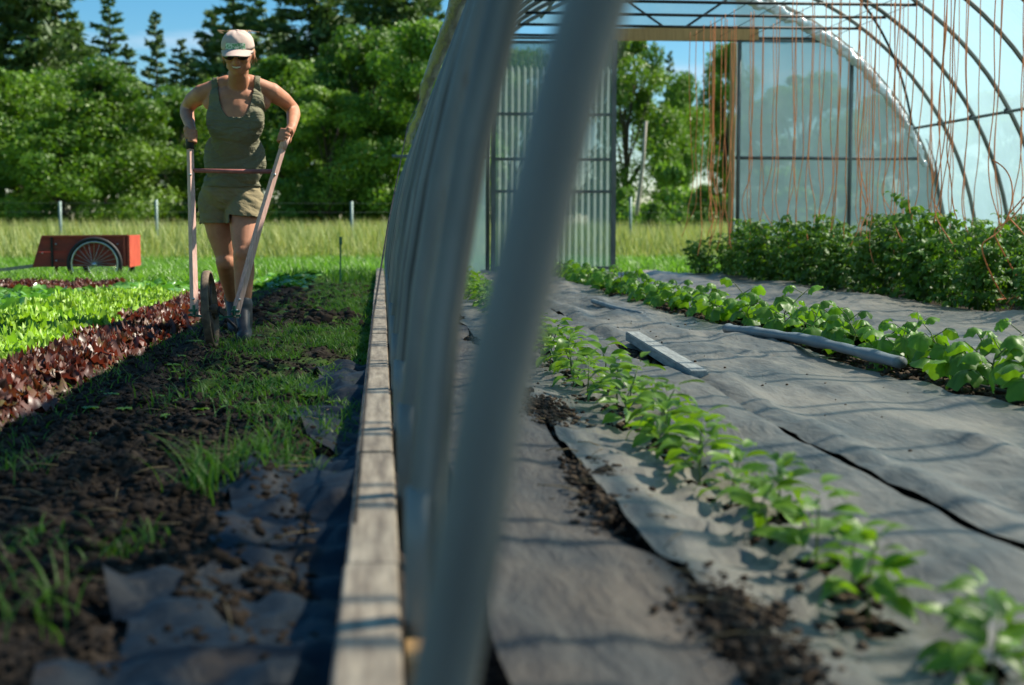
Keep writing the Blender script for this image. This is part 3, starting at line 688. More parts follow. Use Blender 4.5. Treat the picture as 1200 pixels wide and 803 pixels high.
for ri, (x0, ya, yb, lab) in enumerate(((4.42, 6.6, 16.8, 'front tomato row'), (5.35, 8.2, 16.6, 'middle tomato row'), (6.3, 10.2, 16.6, 'rear tomato row'))):
    for k, y in enumerate(np.arange(ya, yb, .30)):
        t = thing('tomato_plant', f'bushy tomato plant, {ordw(k)} from the near end of the {lab}', 'tomato plant', (x0-.055*max(0, y-6.6)*(ri < 2)+rng.normal(0, .07), y+rng.normal(0, .05), 0), 'tomato plants on the right of the greenhouse', (rng.normal(0, .12), rng.normal(0, .12), rng.random()*6.28), (1-.2*(y > 15.3))*rng.choice([.72, .82, .88, .94, 1.02])*rng.uniform(.93, 1.07))
        a, b = tm[rng.integers(4)]; link('stem', a, t); link('foliage', b, t)
# twine strings hanging over the tomatoes
def twine_mesh(seed):
    r = np.random.default_rng(seed); n = 46; z = np.linspace(0, -2.3, n); t = -z/2.3
    a1, a2, a3 = r.random(3)*6; am = r.uniform(.6, 1.4)
    x = am*(.04*np.sin(z*2.2+a1)*t+.034*np.sin(z*7+a2)*t**2+.04*np.sin(z*11+a3)*np.clip(t-.75, 0, 1)*3)
    y = am*(.04*np.sin(z*2.6+a3)*t+.034*np.sin(z*6+a1)*t**2+.04*np.cos(z*11+a3)*np.clip(t-.75, 0, 1)*3)
    return MB().tube(np.stack([x, y, z], -1), .0043, 5).me('twine_string', M['twine'])
tw = [twine_mesh(s) for s in range(9)]
kk = 0
for ri, (xs, n, ya, yb) in enumerate(((3.70, 13, 14.8, 16.75), (4.05, 20, 9.5, 16.6), (4.42, 26, 6.5, 16.6), (5.1, 20, 7.5, 16.6), (5.4, 17, 8., 16.6))):
    for i in range(n):
        y = ya+(yb-ya)*(i+rng.uniform(-.3, .3))/n
        link('twine_string', tw[rng.integers(9)], None, f'wavy orange twine over the '+('ground cloth before the open doorway', 'front edge of the front tomatoes', 'front tomato row', 'gap behind the front tomatoes', 'middle tomato row')[ri]+f', {ordw(i)} from the camera', 'twine', 'orange strings hanging from the greenhouse ties', None, (xs+rng.normal(0, .06), y, 2.86), (0, 0, rng.random()*6.28), (1, 1, rng.uniform(.95, 1.13)))
for xs in (3.72, 4.05, 4.42, 5.1, 5.4):
    mb = MB(); mb.tube([(xs, 4.5, 2.862), (xs, 10, 2.855), (xs, YE, 2.862)], .004, 5); part('trellis_wire', mb, M['darksteel'], gh)
# a loose tangle of twine at the right edge
for k in range(4):
    r = np.random.default_rng(50+k); t = np.linspace(0, 1, 60)
    base = W(1165+12*k, 330, 9.3); P = np.stack([base[0]+.12*np.sin(t*9+k)+.05*k, base[1]+.08*np.cos(t*7+k*2), .06+1.0*(1-t)**1.3+.05*np.sin(t*14+k)], -1)
    m_ = MB().tube(P, .005, 5).me('twine_string', M['twine'])
    link('twine_string', m_, None, ('tangled orange twine curling over tomato leaves near the right edge', 'orange twine loop beside the tangle near the right edge', 'orange twine trailing to the ground cloth at far right', 'rightmost curling orange twine over the tomato leaves')[k], 'twine', 'orange strings hanging from the greenhouse ties')
# things lying on the cloth
def board(p, q, z0, z1, w_, h_, name, mat, label, cat):
    p = np.array([*p, z0]); q = np.array([*q, z1]); d = q-p; L = np.linalg.norm(d); d /= L
    x = np.cross(d, (0, 0, 1)); x /= np.linalg.norm(x); zz = np.cross(x, d)
    b = bmesh.new(); bmesh.ops.create_cube(b, size=1); bmesh.ops.scale(b, vec=(w_, L, h_), verts=b.verts); bmesh.ops.bevel(b, geom=b.edges[:], offset=.004, segments=2, affect='EDGES')
    me_ = bpy.data.meshes.new(name); b.to_mesh(me_); b.free(); me_.materials.append(mat)
    Rm = Matrix(np.stack([x, d, zz], 1)).to_euler(); link(name, me_, None, label, cat, None, None, (p+q)/2, Rm)
board((1.235, 6.95), (1.19, 5.25), .075, .055, .070, .045, 'wooden_plank', M['woodgrey'], 'grey weathered plank lying beside the slit in the ground cloth', 'plank')
ys = np.linspace(7.5, 5.55, 90); m = 20
P = np.stack([1.86+(7.5-ys)*.118+.01*np.sin(ys*3), ys, .075+.012*np.sin(ys*2.2)], -1)
mb = MB(); rr = .030*(1+.12*np.sin(ys*9)+.08*np.sin(ys*23)); rr[0] = .036; rr[1] = .024
mb.tube(P, rr, m, flat=.8); link('rolled_cloth_tube', mb.me('rolled_cloth_tube', M['pipe']), None, 'blue-grey tube lying on the ground cloth beside the cucumber row', 'tube')
mb = MB(); mb.tube([(*W(592, 378, 10.1)[:2], .07), (*W(655, 388, 9.3)[:2], .06), (*W(700, 398, 8.6)[:2], .06)], .018, 10)
P0 = [(1.52, 10.2, .07), (1.55, 9.5, .065), (1.62, 8.8, .062)]
mb = MB(); mb.tube(P0, .017, 10); link('plastic_tube', mb.me('plastic_tube', M['pipe']), None, 'short thin grey tube lying on the walkway cloth short of the cucumber row', 'tube')
# drip hose in the cucumber slit
ys = np.linspace(3.9, 16, 120); mb = MB(); mb.tube(np.stack([cucx(ys)+.06+.015*np.sin(ys*2), ys, .03+.004*np.sin(ys*7)], -1), .009, 8)
link('drip_hose', mb.me('drip_hose', M['black']), None, 'black drip hose running along the soil slit under the cucumber plants', 'hose')

# ------------------------------------------------------------------ grass
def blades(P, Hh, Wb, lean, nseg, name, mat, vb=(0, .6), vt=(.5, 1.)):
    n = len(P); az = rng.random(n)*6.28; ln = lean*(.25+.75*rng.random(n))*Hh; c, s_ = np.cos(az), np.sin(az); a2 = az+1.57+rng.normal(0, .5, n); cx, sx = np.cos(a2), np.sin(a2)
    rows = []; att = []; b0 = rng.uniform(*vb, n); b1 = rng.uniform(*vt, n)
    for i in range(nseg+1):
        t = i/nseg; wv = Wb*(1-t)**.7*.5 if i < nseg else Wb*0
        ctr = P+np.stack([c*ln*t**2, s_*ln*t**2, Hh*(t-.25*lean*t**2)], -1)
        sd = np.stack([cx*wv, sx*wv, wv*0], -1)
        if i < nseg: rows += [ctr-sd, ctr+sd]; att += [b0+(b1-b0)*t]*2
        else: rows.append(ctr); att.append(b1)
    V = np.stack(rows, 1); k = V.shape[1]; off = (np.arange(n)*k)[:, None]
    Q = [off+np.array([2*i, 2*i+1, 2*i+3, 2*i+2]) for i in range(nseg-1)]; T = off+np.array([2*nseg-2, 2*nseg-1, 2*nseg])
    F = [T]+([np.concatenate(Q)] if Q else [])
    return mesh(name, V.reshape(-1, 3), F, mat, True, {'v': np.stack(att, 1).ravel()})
def onground(x, y): return np.stack([x, y, ground_h(x, y)-.005], -1)
# tufts on the shaded path
Ps, Hs = [], []
def tuft(cx, cy, n, r, h):
    x = cx+rng.normal(0, r, n); y = cy+rng.normal(0, r*1.3, n); k = x < -.06; x, y = x[k], y[k]; Ps.append(onground(x, y)); Hs.append(h*rng.uniform(.45, 1.1, len(x)))
for px_, py_, n, r, h in ((250, 590, 60, .04, .19), (300, 575, 70, .06, .13), (225, 585, 25, .03, .18), (30, 740, 40, .05, .12), (150, 650, 50, .04, .08), (40, 655, 60, .06, .06), (250, 470, 70, .07, .09), (330, 545, 90, .06, .10), (345, 520, 80, .06, .09), (320, 490, 90, .08, .08), (355, 575, 60, .05, .07), (10, 560, 60, .05, .1)):
    r_ = _f+_r*(px_-600)/_F-_u*(py_-401.5)/_F; t_ = -HC/r_[2]; tuft(r_[0]*t_, r_[1]*t_, n, r, h)
for i in range(150):
    y = 3.9+8*rng.random()**1.2; x = -.10-.75*rng.random()**1.5; 
    if vnoise(np.array([x*3.]), np.array([y*1.2]), 77)[0] < .5: continue
    tuft(x, y, int(rng.integers(20, 60)), .055, rng.uniform(.04, .11))
n = 30000; y = 4.4+11.5*rng.random(n); x = -.07-.85*rng.random(n)**1.5; k = (vnoise(x*4, y*1.5, 71) > .40+.3*np.clip((-x-.4)/.3, 0, 1)) & (rng.random(n) < np.clip((x+.95)/.4, .2, 1)); Ps.append(onground(x[k], y[k])); Hs.append(rng.uniform(.02, .07, k.sum()))
n = 2500; y = 2.2+14*rng.random(n); x = -1.08+rng.normal(0, .07, n); Ps.append(onground(x, y)); Hs.append(rng.uniform(.02, .06, n))
n = 1100; y = 4.5+12*rng.random(n); x = .09+.05*rng.normal(0, 1, n); k = (vnoise(y*1.8, y*0, 13) > .5) & (x > .05); q = onground(x[k], y[k]); q[:, 2] = .0; Ps.append(q); Hs.append(rng.uniform(.05, .13, k.sum()))
P = np.concatenate(Ps); Hh = np.concatenate(Hs)
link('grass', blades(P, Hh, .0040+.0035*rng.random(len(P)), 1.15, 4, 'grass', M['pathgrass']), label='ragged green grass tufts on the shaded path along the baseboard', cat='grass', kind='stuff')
# broad-leaved weeds on the path: low, mixed in with the grass
wd = MB()
for i in range(150):
    y = 4.2+11*rng.random()**1.1; x = rng.uniform(-1.05, -.1); z = float(ground_h(np.array([x]), np.array([y]))[0])
    s = rng.uniform(.012, .028)
    for k in range(7):
        V, F, u, av = leaf(s*1.6, s*.8, .6, .2, 4, 2, 'heart', .004, 5, k, .5); wd.add(V @ rotm(k*.9+rng.random()).T+(x, y, z+.005), F, rng.uniform(.2, .9))
link('low_weeds', wd.me('low_weeds', M['pepper']), label='small broad-leaved weeds scattered over the shaded soil path', cat='weeds', kind='stuff')
# field grass, short then tall and pale
def infield(x, y): return ~((x > -.05) & (x < 7.1) & (y < 17.1))
n = 70000; y = 14.6+10.*rng.random(n)**.9; x = -y*.33+y*.95*rng.random(n); k = infield(x, y) & ~((x < -.6) & (x > -1.4) & (y < 16.3)); x, y = x[k], y[k]
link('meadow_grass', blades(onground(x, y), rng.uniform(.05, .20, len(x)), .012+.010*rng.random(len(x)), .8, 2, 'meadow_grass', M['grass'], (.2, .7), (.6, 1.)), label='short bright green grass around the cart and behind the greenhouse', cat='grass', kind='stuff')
n = 9000; y = 10+6*rng.random(n); x = -3.8-2.5*rng.random(n)
link('meadow_grass', blades(onground(x, y), rng.uniform(.05, .2, n), .014+.01*rng.random(n), .8, 2, 'meadow_grass', M['grass'], (.2, .7), (.6, 1.)), label='green grass strip left of the vegetable rows', cat='grass', kind='stuff')
n = 2600; y = rng.uniform(13.9, 14.9, n); x = rng.uniform(-4.2, -1.9, n)
link('meadow_grass', blades(onground(x, y), rng.uniform(.08, .24, n), .014+.01*rng.random(n), .9, 3, 'meadow_grass', M['grass'], (.2, .7), (.6, 1.)), label='taller green grass hiding the lower half of the cart wheel', cat='grass', kind='stuff')
n = 120000; y = 23.5+30*rng.random(n)**1.35; x = -y*.32+y*.95*rng.random(n)
hh = (.27+.24*vnoise(x*.5, y*.25, 44)+.48*rng.random(n)**2.6)*np.clip((y-22.5)/3, .35, 1)
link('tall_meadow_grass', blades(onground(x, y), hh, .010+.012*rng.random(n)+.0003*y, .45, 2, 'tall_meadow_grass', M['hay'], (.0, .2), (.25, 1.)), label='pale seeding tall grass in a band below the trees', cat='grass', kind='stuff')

# ------------------------------------------------------------------ trees
def crown(seed, w_, h, n, ls, blobs=58, base=.04, taper=.55):
    r = np.random.default_rng(seed); mb_c = []; rad = []
    for i in range(blobs):
        z = base+(1-base)*r.random()**.85; R = (1-(abs(z-.42)/.60)**2.2)**.5 if abs(z-.42) < .6 else .12
        a = r.random()*6.28; q = r.random()**.45*.72
        mb_c.append((math.cos(a)*R*q*w_/2, math.sin(a)*R*q*w_/2, z*h)); rad.append(w_*r.uniform(.06, .165)*(.6+.5*R))
    mb_c = np.array(mb_c); rad = np.array(rad)
    b = r.integers(0, blobs, n); d = r.normal(size=(n, 3)); d /= np.linalg.norm(d, axis=1)[:, None]; d[:, 2] *= .75
    rr = rad[b]*(1-.35*r.random(n)**2)*(1+.25*np.sin(d[:, 0]*9+b)*np.cos(d[:, 1]*8))
    P = mb_c[b]+d*rr[:, None]
    P[:, 2] = np.abs(P[:, 2])
    nrm = d+r.normal(size=(n, 3))*.55; nrm /= np.linalg.norm(nrm, axis=1)[:, None]
    t = np.cross(nrm, r.normal(size=(n, 3))); t /= np.linalg.norm(t, axis=1)[:, None]; s_ = np.cross(nrm, t)
    L = ls*(.6+.8*r.random(n))[:, None]
    V = np.stack([P-t*L*.7, P-s_*L*.38+nrm*L*.06, P+t*L*.7, P+s_*L*.38+nrm*L*.06], 1)
    v = np.clip(r.random(n)*.45+.5*(r.random(blobs)[b]), 0, 1)
    return V.reshape(-1, 3), (np.arange(n)*4)[:, None]+np.arange(4), np.repeat(v, 4), mb_c
def tree_meshes(seed, w_, h, n, ls, th=.22, base=.04):
    V, F, v, bc = crown(seed, w_, h, n, ls, base=base); c = MB().add(V, F, v)
    t = MB(); r = np.random.default_rng(seed)
    t.tube([(0, 0, -.3), (.1, 0, h*.25), (r.normal(0, .2), r.normal(0, .2), h*.55), (r.normal(0, .3), r.normal(0, .3), h*.85)], [h*.022, h*.018, h*.012, h*.004], 9)
    for q in bc[::3]: t.tube([(0, 0, max(.3, q[2]*.45)), q*.55+np.array([0, 0, q[2]*.2]), q], [h*.008, h*.005, h*.002], 5)
    return t.me('trunk', M['bark']), c.me('crown', M['decid'], False)
def conifer_meshes(seed, w_, h, n, ls, ragged=.3, bare=.1):
    r = np.random.default_rng(seed); t = MB(); t.tube([(0, 0, -.3), (0, 0, h*.5), (0, 0, h)], [h*.016, h*.010, h*.001], 8)
    nb = 62; Vs = []; As = []
    for i in range(nb):
        z = bare+(1-bare)*(i+r.random())/nb; L = 1.25*w_/2*(1-z)**.65*(1-ragged*1.1+2.0*ragged*r.random())*(1 if z > bare+.1 else .8)+.12
        a = i*2.399+r.normal(0, .3); p0 = np.array([0, 0, z*h]); dr = np.array([math.cos(a), math.sin(a), -.12+.3*z]); t.tube([p0, p0+dr*L*.9], [h*.004*(1-z)+.01, .006], 4, cap=False)
        m_ = int(n/nb*(.35+1.3*(1-z))); q = r.random(m_)**.7; sd = np.cross(dr, (0, 0, 1)); P = p0+dr*L*q[:, None]+sd*(r.normal(0, .16, m_)*L*(1-.3*q))[:, None]+np.array([0, 0, 1])*(r.normal(-.04, .05, m_)*L)[:, None]
        tt = dr+r.normal(size=(m_, 3))*.45; tt /= np.linalg.norm(tt, axis=1)[:, None]; ss = np.cross(tt, r.normal(size=(m_, 3))+np.array([0, 0, 1.])); ss /= np.linalg.norm(ss, axis=1)[:, None]
        l = ls*(.6+.8*r.random(m_))[:, None]; Vs.append(np.stack([P-tt*l*.6, P-ss*l*.2, P+tt*l*.9, P+ss*l*.2], 1)); As.append(np.repeat(np.clip(r.random(m_)*.8, 0, 1), 4))
    V = np.concatenate(Vs); c = MB().add(V.reshape(-1, 3), (np.arange(len(V))*4)[:, None]+np.arange(4), np.concatenate(As))
    return t.me('trunk', M['bark']), c.me('crown', M['conif'], False)
dec = [tree_meshes(s, 8.5, 10., 34000, .15) for s in range(4)]
con = [conifer_meshes(40, 5.0, 14, 11000, .34, .4, .12), conifer_meshes(41, 4.6, 14, 9000, .32, .5, .2), conifer_meshes(42, 7.5, 14, 11000, .42, .55, .35)]
dark = bpy.data.materials
def put_tree(kind, px, top, Y, wpx, label, grp, var=None, zs=None):
    tm_ = (dec if kind == 'd' else con); v = rng.integers(len(tm_)) if var is None else var; a, b = tm_[v]
    p = W(px, top, Y); h = p[2]; base_h = 10. if kind == 'd' else 14.; base_w = 8.5 if kind == 'd' else (5., 4.2, 6.5)[v]
    sx = wpx/1667*Y/base_w; sz = h/base_h/1.02
    t = thing('deciduous_tree' if kind == 'd' else 'conifer', label, 'tree', (p[0], Y, 0), grp, (0, 0, rng.random()*6.28), (sx, sx, sz))
    link('trunk', a, t); link('crown', b, t)
gd, gc = 'leafy trees along the far side of the field', 'conifers rising behind the leafy trees'
for px_, top, Y, wpx, lab in ((20, 75, 78, 190, 'broad green tree at the far left behind the cart'), (120, 78, 74, 210, 'rounded bright green tree above the red cart, highest leaves below the gap of sky'), (205, 108, 82, 150, 'green tree in the dip of the treeline left of the gardener'), (262, 95, 86, 150, 'tree directly behind the gardener'),
        (345, 62, 80, 190, 'tall full-crowned tree just right of the gardener'), (425, 40, 76, 200, 'large light-crowned tree between the gardener and the greenhouse'), (500, 30, 72, 190, 'large tree partly hidden by the left greenhouse pipes'), (72, 130, 72, 160, 'bushy tree in front, above the left half of the cart'), (385, 105, 72, 170, 'bushy tree in front, right of the gardener\'s hand'),
        (600, 60, 80, 200, 'leafy tree seen through the near greenhouse pipes'), (735, 42, 60, 150, 'dark round tree filling the left side of the open doorway'), (800, 92, 64, 90, 'light green tree in the middle of the doorway'), (852, 55, 72, 100, 'tree at the right jamb of the doorway'), (940, 90, 70, 190, 'tree behind the right end wall film'), (1060, 100, 72, 200, 'tree behind the film at the curved wall'), (1180, 110, 74, 200, 'tree behind the right side film'),
        (-70, 60, 76, 200, 'tree just past the left edge of the view')):
    put_tree('d', px_, top, Y, wpx, lab, gd)
for px_, top, Y, wpx, lab, v in ((-8, -80, 92, 130, 'dark conifer at the very left edge', 0), (30, -130, 92, 150, 'tallest ragged conifer at the far left', 2), (64, -70, 96, 110, 'tall conifer at the left side of the sky gap', 0), (84, 20, 100, 80, 'shorter conifer leaning into the left of the sky gap', 2),
        (127, -8, 100, 78, 'slim conifer against the sky left of the gardener', 1), (148, 48, 96, 60, 'small conifer tip between the two slim ones', 0), (182, 8, 108, 60, 'small pointed conifer standing alone in the sky gap', 0), (212, 42, 104, 66, 'short conifer in the gap beside the cap', 1),
        (250, 8, 100, 90, 'dark conifer just left of the cap', 2), (272, -60, 94, 110, 'tall dark conifer rising behind the cap', 0), (300, -20, 98, 90, 'dark conifer just right of the cap', 1), (328, 12, 100, 84, 'conifer over the gardener\'s raised shoulder', 2), (368, -110, 94, 150, 'tall open conifer above the full-crowned tree', 2), (402, 20, 100, 80, 'short conifer left of the tall dark one', 1),
        (440, -70, 92, 120, 'tall dark conifer left of the rolled curtain', 0), (474, -90, 90, 150, 'broad dark conifer by the top of the greenhouse', 2), (505, -20, 94, 90, 'conifer mostly hidden by the rolled curtain', 1), (560, -30, 100, 100, 'conifer behind the greenhouse pipes', 0), (785, 56, 108, 36, 'tiny pointed conifer in the doorway sky', 0)):
    put_tree('c', px_, top, Y, wpx, lab, gc, v)
# shrubs in front of the trees
def shrub_mesh(seed):
    V, F, v, bc = crown(seed, 3., 1.9, 4200, .13, 14, .02); c = MB().add(V, F, v); s = MB()
    for q in bc: s.tube([(0, 0, -.05), q*.6, q], [.03, .02, .008], 5)
    return s.me('stems', M['bark']), c.me('foliage', M['shrub'], False)
sh = [shrub_mesh(s) for s in (70, 71, 72)]
for i, (px_, top, Y, wpx, lab) in enumerate(((735, 215, 46, 90, 'light green shrub at the left of the doorway view'), (790, 200, 50, 100, 'largest light green shrub in the doorway view'), (835, 222, 44, 80, 'low shrub beside the right door jamb'), (768, 232, 40, 60, 'small low shrub at the foot of the leaning pole'), (910, 205, 50, 120, 'shrub behind the right end wall film'), (1010, 212, 48, 120, 'shrub behind the end wall near the curved wall'), (530, 210, 50, 90, 'shrub seen between the left greenhouse pipes'))):
    p = W(px_, top, Y); a, b = sh[i % 3]; sx = wpx/1667*Y/3.; t = thing('shrub', lab, 'shrub', (p[0], Y, 0), 'shrubs at the edge of the field', (0, 0, i*1.3), (sx, sx, p[2]/1.9)); link('stems', a, t); link('foliage', b, t)
mb = MB(); a = W(757, 142, 38); b = W(747, 243, 38); mb.tube([b-(a-b)*.1, b, (a+b)/2+(.03, 0, 0), a], [.06, .06, .05, .04], 8)
link('leaning_pole', mb.me('leaning_pole', M['poplarbark']), None, 'pale bare pole leaning in front of the trees beyond the doorway', 'pole')
# field fence
fe = thing('field_fence', 'low wire fence on thin steel posts across the far field', 'fence', (0, 28, 0))
fx = []
for px_, top in ((-60, 236), (70, 236), (183, 234), (300, 236), (412, 236), (530, 236), (645, 236), (739, 231), (860, 232), (980, 232), (1100, 232)):
    p = W(px_, top, 28); mb = MB(); mb.tube([(p[0], 28, -.05), (p[0], 28, p[2])], .03, 6); mb.box((p[0], 28.02, p[2]*.5), (.05, .012, p[2]*.98)); part('fence_post', mb, M['post'], fe); fx.append(p[0])
for z in (.35, .6, .85, 1.02):
    mb = MB(); mb.tube([(x, 28, z) for x in fx], .002, 4); part('fence_wire', mb, M['steel'], fe)
# ------------------------------------------------------------------ red garden cart
ct = thing('garden_cart', 'red wooden garden cart with a spoked bicycle wheel, standing in the grass', 'cart', (-3.0, 15.2, 0))
Yc = 15.0; D = .62
def quadbox(A, B, C, D_, y0, y1):          # a board face given by four x,z corners, extruded from y0 to y1
    V = [(p[0], y, p[2]) for y in (y0, y1) for p in (A, B, C, D_)]
    return np.array(V), np.array([(0,1,2,3),(7,6,5,4),(0,4,5,1),(1,5,6,2),(2,6,7,3),(3,7,4,0)])
A, B, C_, D_ = W(39, 313, Yc), W(150, 312, Yc), W(150, 277, Yc), W(49, 278, Yc)
for y0, lab in ((Yc, None), (Yc+D, None)):
    for q0, q1 in ((0, .495), (.505, 1)):
        lo = lambda P, Q, q: P+(Q-P)*q
        mb = MB(); mb.add(*quadbox(lo(A, D_, q0), lo(B, C_, q0), lo(B, C_, q1), lo(A, D_, q1), y0+.003*(q0 > 0), y0+.014)); part('side_board', mb, M['red'], ct, False)
mb = MB(); mb.box(((B[0]+.012), Yc+D/2+.007, (B[2]+C_[2])/2), (.022, D+.05, C_[2]-B[2]+.02)); part('end_panel', mb, M['redbright'], ct, False)
mb = MB(); mb.bar((A[0]-.005, Yc+D/2, A[2]), (D_[0]-.005, Yc+D/2, D_[2]), .016, D, (0, 1, 0)); 
V, F = quadbox(A+(-.012, 0, 0), A+(.004, 0, 0), D_+(.004, 0, 0), D_+(-.012, 0, 0), Yc+.015, Yc+D-.001); mb = MB().add(V, F); part('sloping_front_panel', mb, M['red'], ct, False)
mb = MB(); mb.box(((A[0]+B[0])/2, Yc+D/2+.007, A[2]+.012), (B[0]-A[0]-.02, D-.02, .012)); part('floor_panel', mb, M['red'], ct, False)
mb = MB(); mb.bar(C_+(0, -.006, .008), D_+(0, -.006, .008), .03, .018); part('top_rail', mb, M['redbright'], ct, False)
for px_ in (61, 146):
    a, b = W(px_, 313, Yc), W(px_, 278, Yc); mb = MB(); mb.box(((a[0]+b[0])/2, Yc-.008, (a[2]+b[2])/2), (.022, .014, b[2]-a[2])); part('batten', mb, M['darksteel'] if px_ < 100 else M['redbright'], ct, False)
wc = W(111, 310, Yc-.06); Rw = .262
def wheel_parts(par, c, R, tr, nsp, nm=''):
    t = np.linspace(0, 2*math.pi, 49); mb = MB(); P = np.stack([c[0]+R*np.cos(t), 0*t+c[1], c[2]+R*np.sin(t)], -1)
    wl = link('wheel', (lambda m_: m_)(MB().tube([(c[0], c[1]-.03, c[2]), (c[0], c[1]+.03, c[2])], .022, 12).me('wheel', M['chrome'], True, np.array(par.location))), par)
    part('tyre', MB().tube(P[:, :], tr, 8, False), M['black'], wl)
    P2 = np.stack([c[0]+(R-tr*1.5)*np.cos(t), 0*t+c[1], c[2]+(R-tr*1.5)*np.sin(t)], -1); part('rim', MB().tube(P2, tr*.6, 6, False), M['chrome'], wl)
    sp = MB()
    for k in range(nsp):
        a = k*2*math.pi/nsp; sp.tube([(c[0]+.02*math.cos(a+.8), c[1]+.02*(-1)**k, c[2]+.02*math.sin(a+.8)), (c[0]+(R-tr*1.5)*math.cos(a), c[1], c[2]+(R-tr*1.5)*math.sin(a))], .0022, 4, False)
    part('spokes', sp, M['chrome'], wl)
wheel_parts(ct, wc, Rw, .020, 24); wheel_parts(ct, wc+np.array([0, D+.14, 0]), Rw, .020, 24)
mb = MB(); mb.tube([wc, wc+np.array([0, D+.14, 0])], .01, 8); part('axle', mb, M['darksteel'], ct)
for y in (Yc+.06, Yc+D-.06):
    a, b = W(45, 311, y), W(-12, 318, y); mb = MB(); mb.bar(a, b, .03, .035); part('handle', mb, M['wood'], ct, False)
mb = MB(); a = W(66, 311, Yc+.1); mb.bar(a, (a[0], a[1], -.02), .03, .03, (0, 1, 0)); part('leg', mb, M['darksteel'], ct, False)
# plant stakes in the field
a = W(398, 280, 14.5); mb = MB(); mb.tube([(a[0], a[1], -.02), (a[0]+.01, a[1], a[2]-.01)], .008, 6); mb.box((a[0]+.01, a[1], a[2]-.02), (.03, .03, .08)); link('plant_marker', mb.me('plant_marker', M['green'], False), None, 'small green stake standing in the grass right of the gardener', 'stake')

# ------------------------------------------------------------------ wheel hoe
wh = thing('wheel_hoe', 'wheel hoe with a rusty iron wheel and long faded pink wooden handles', 'wheel hoe', (-.86, 7.25, 0))
c = W(246, 361, 7.22); c[2] = .200; R = .197; ya = math.radians(0); hd = np.array([-math.sin(ya), -math.cos(ya), 0]); lean = math.radians(4)
ax = np.array([math.cos(ya)*math.cos(lean), -math.sin(ya)*math.cos(lean), math.sin(lean)]); upw = np.cross(hd, ax); upw = upw/np.linalg.norm(upw)*np.sign(np.cross(hd, ax)[2])
t = np.linspace(0, 2*math.pi, 57)
prof = [(-.019, -.005), (-.019, .004), (-.010, .009), (.010, .009), (.019, .004), (.019, -.005)]
V = np.array([[c+ax*a+(hd*math.cos(q)+upw*math.sin(q))*(R-.009+b) for a, b in prof] for q in t[:-1]]).reshape(-1, 3)
n = 56; F = np.array([(i*6+j, i*6+(j+1) % 6, ((i+1) % n)*6+(j+1) % 6, ((i+1) % n)*6+j) for i in range(n) for j in range(6)])
wl = link('wheel', MB().tube([c-ax*.035, c+ax*.035], .026, 12).me('wheel', M['rust'], True, np.array(wh.location)), wh)
part('rim', MB().add(V, F), simple('muddy_iron_rim', (.20, .14, .09), (.07, .05, .035), .8, .1, 30, bump=.8, bd=.004), wl, label='rim caked with dry brown soil')
for k in range(6):
    q = k*math.pi/3+.3; d = hd*math.cos(q)+upw*math.sin(q); part('spoke', MB().tube([c+d*.02, c+d*(R-.016)], [.010, .007], 6), M['rust'], wl)
HL = [W(228, 371, 7.42), W(225, 270, 7.5), W(222.5, 164, 7.6)]; HRr = [W(275, 372, 7.42), W(304, 262, 7.5), W(334, 164, 7.6)]
fr = MB(); fr.bar(c-ax*.045, c-ax*.045-hd*.32+(0, 0, -.05), .008, .03); fr.bar(c+ax*.045, c+ax*.045-hd*.32+(0, 0, -.05), .008, .03)
part('fork', fr, M['darksteel'], wh, False)
for H in (HL, HRr):
    b = c-hd*.20+(0, 0, -.055); e = np.array(H[0])+(0, 0, .01); mb = MB(); s_ = np.sign(e[0]-b[0])
    mb.bar(b, e+(s_*.03, 0, 0), .03, .010); mb.box(e+(s_*.005, 0, .022), (.045, .05, .012)); mb.tube([e+(0, -.02, 0), e+(0, -.02, .05)], .008, 8); part('bracket', mb, M['green'], wh, False)
    mb = MB()
    L = [np.array(p) for p in H]; m_ = 14; P = [L[0]+(L[1]-L[0])*q*2 if q < .5 else L[1]+(L[2]-L[1])*(q-.5)*2 for q in np.linspace(0, 1, m_)]
    P = np.array(P); bow = np.sin(np.linspace(0, math.pi, m_)); P[:, 1] += .01*bow
    rr = np.linspace(.022, .018, m_); mb.tube(P, rr, 4); part('handle', mb, M['woodpink'], wh, False)
for H, f in ((HL, 1), (HRr, 1)):
    a, b = np.array(H[1]), np.array(H[2]); d = (b-a)/np.linalg.norm(b-a); part('grip', MB().tube([b-d*.05, b+d*.035], .021, 10), M['black'] if H is HL else M['woodpink'], wh)
a = W(225, 200, 7.575); b = W(323, 201, 7.575); part('crossbar', MB().tube([a, (a+b)/2+(0, 0, -.002), b], .0115, 8), simple('dark_red_dowel', (.36, .12, .10), (.2, .07, .06), .6), wh)
mb = MB(); e = c-hd*.36; e[2] = 0.; P = [e+ax*s_*.10+np.array([0, 0, z]) for s_, z in ((-.3, .14), (-.9, .08), (-1, .015), (-.6, .002), (.6, .002), (1, .015), (.9, .08), (.3, .14))]; mb.tube(P, .009, 6); part('stirrup_blade', mb, M['darksteel'], wh)

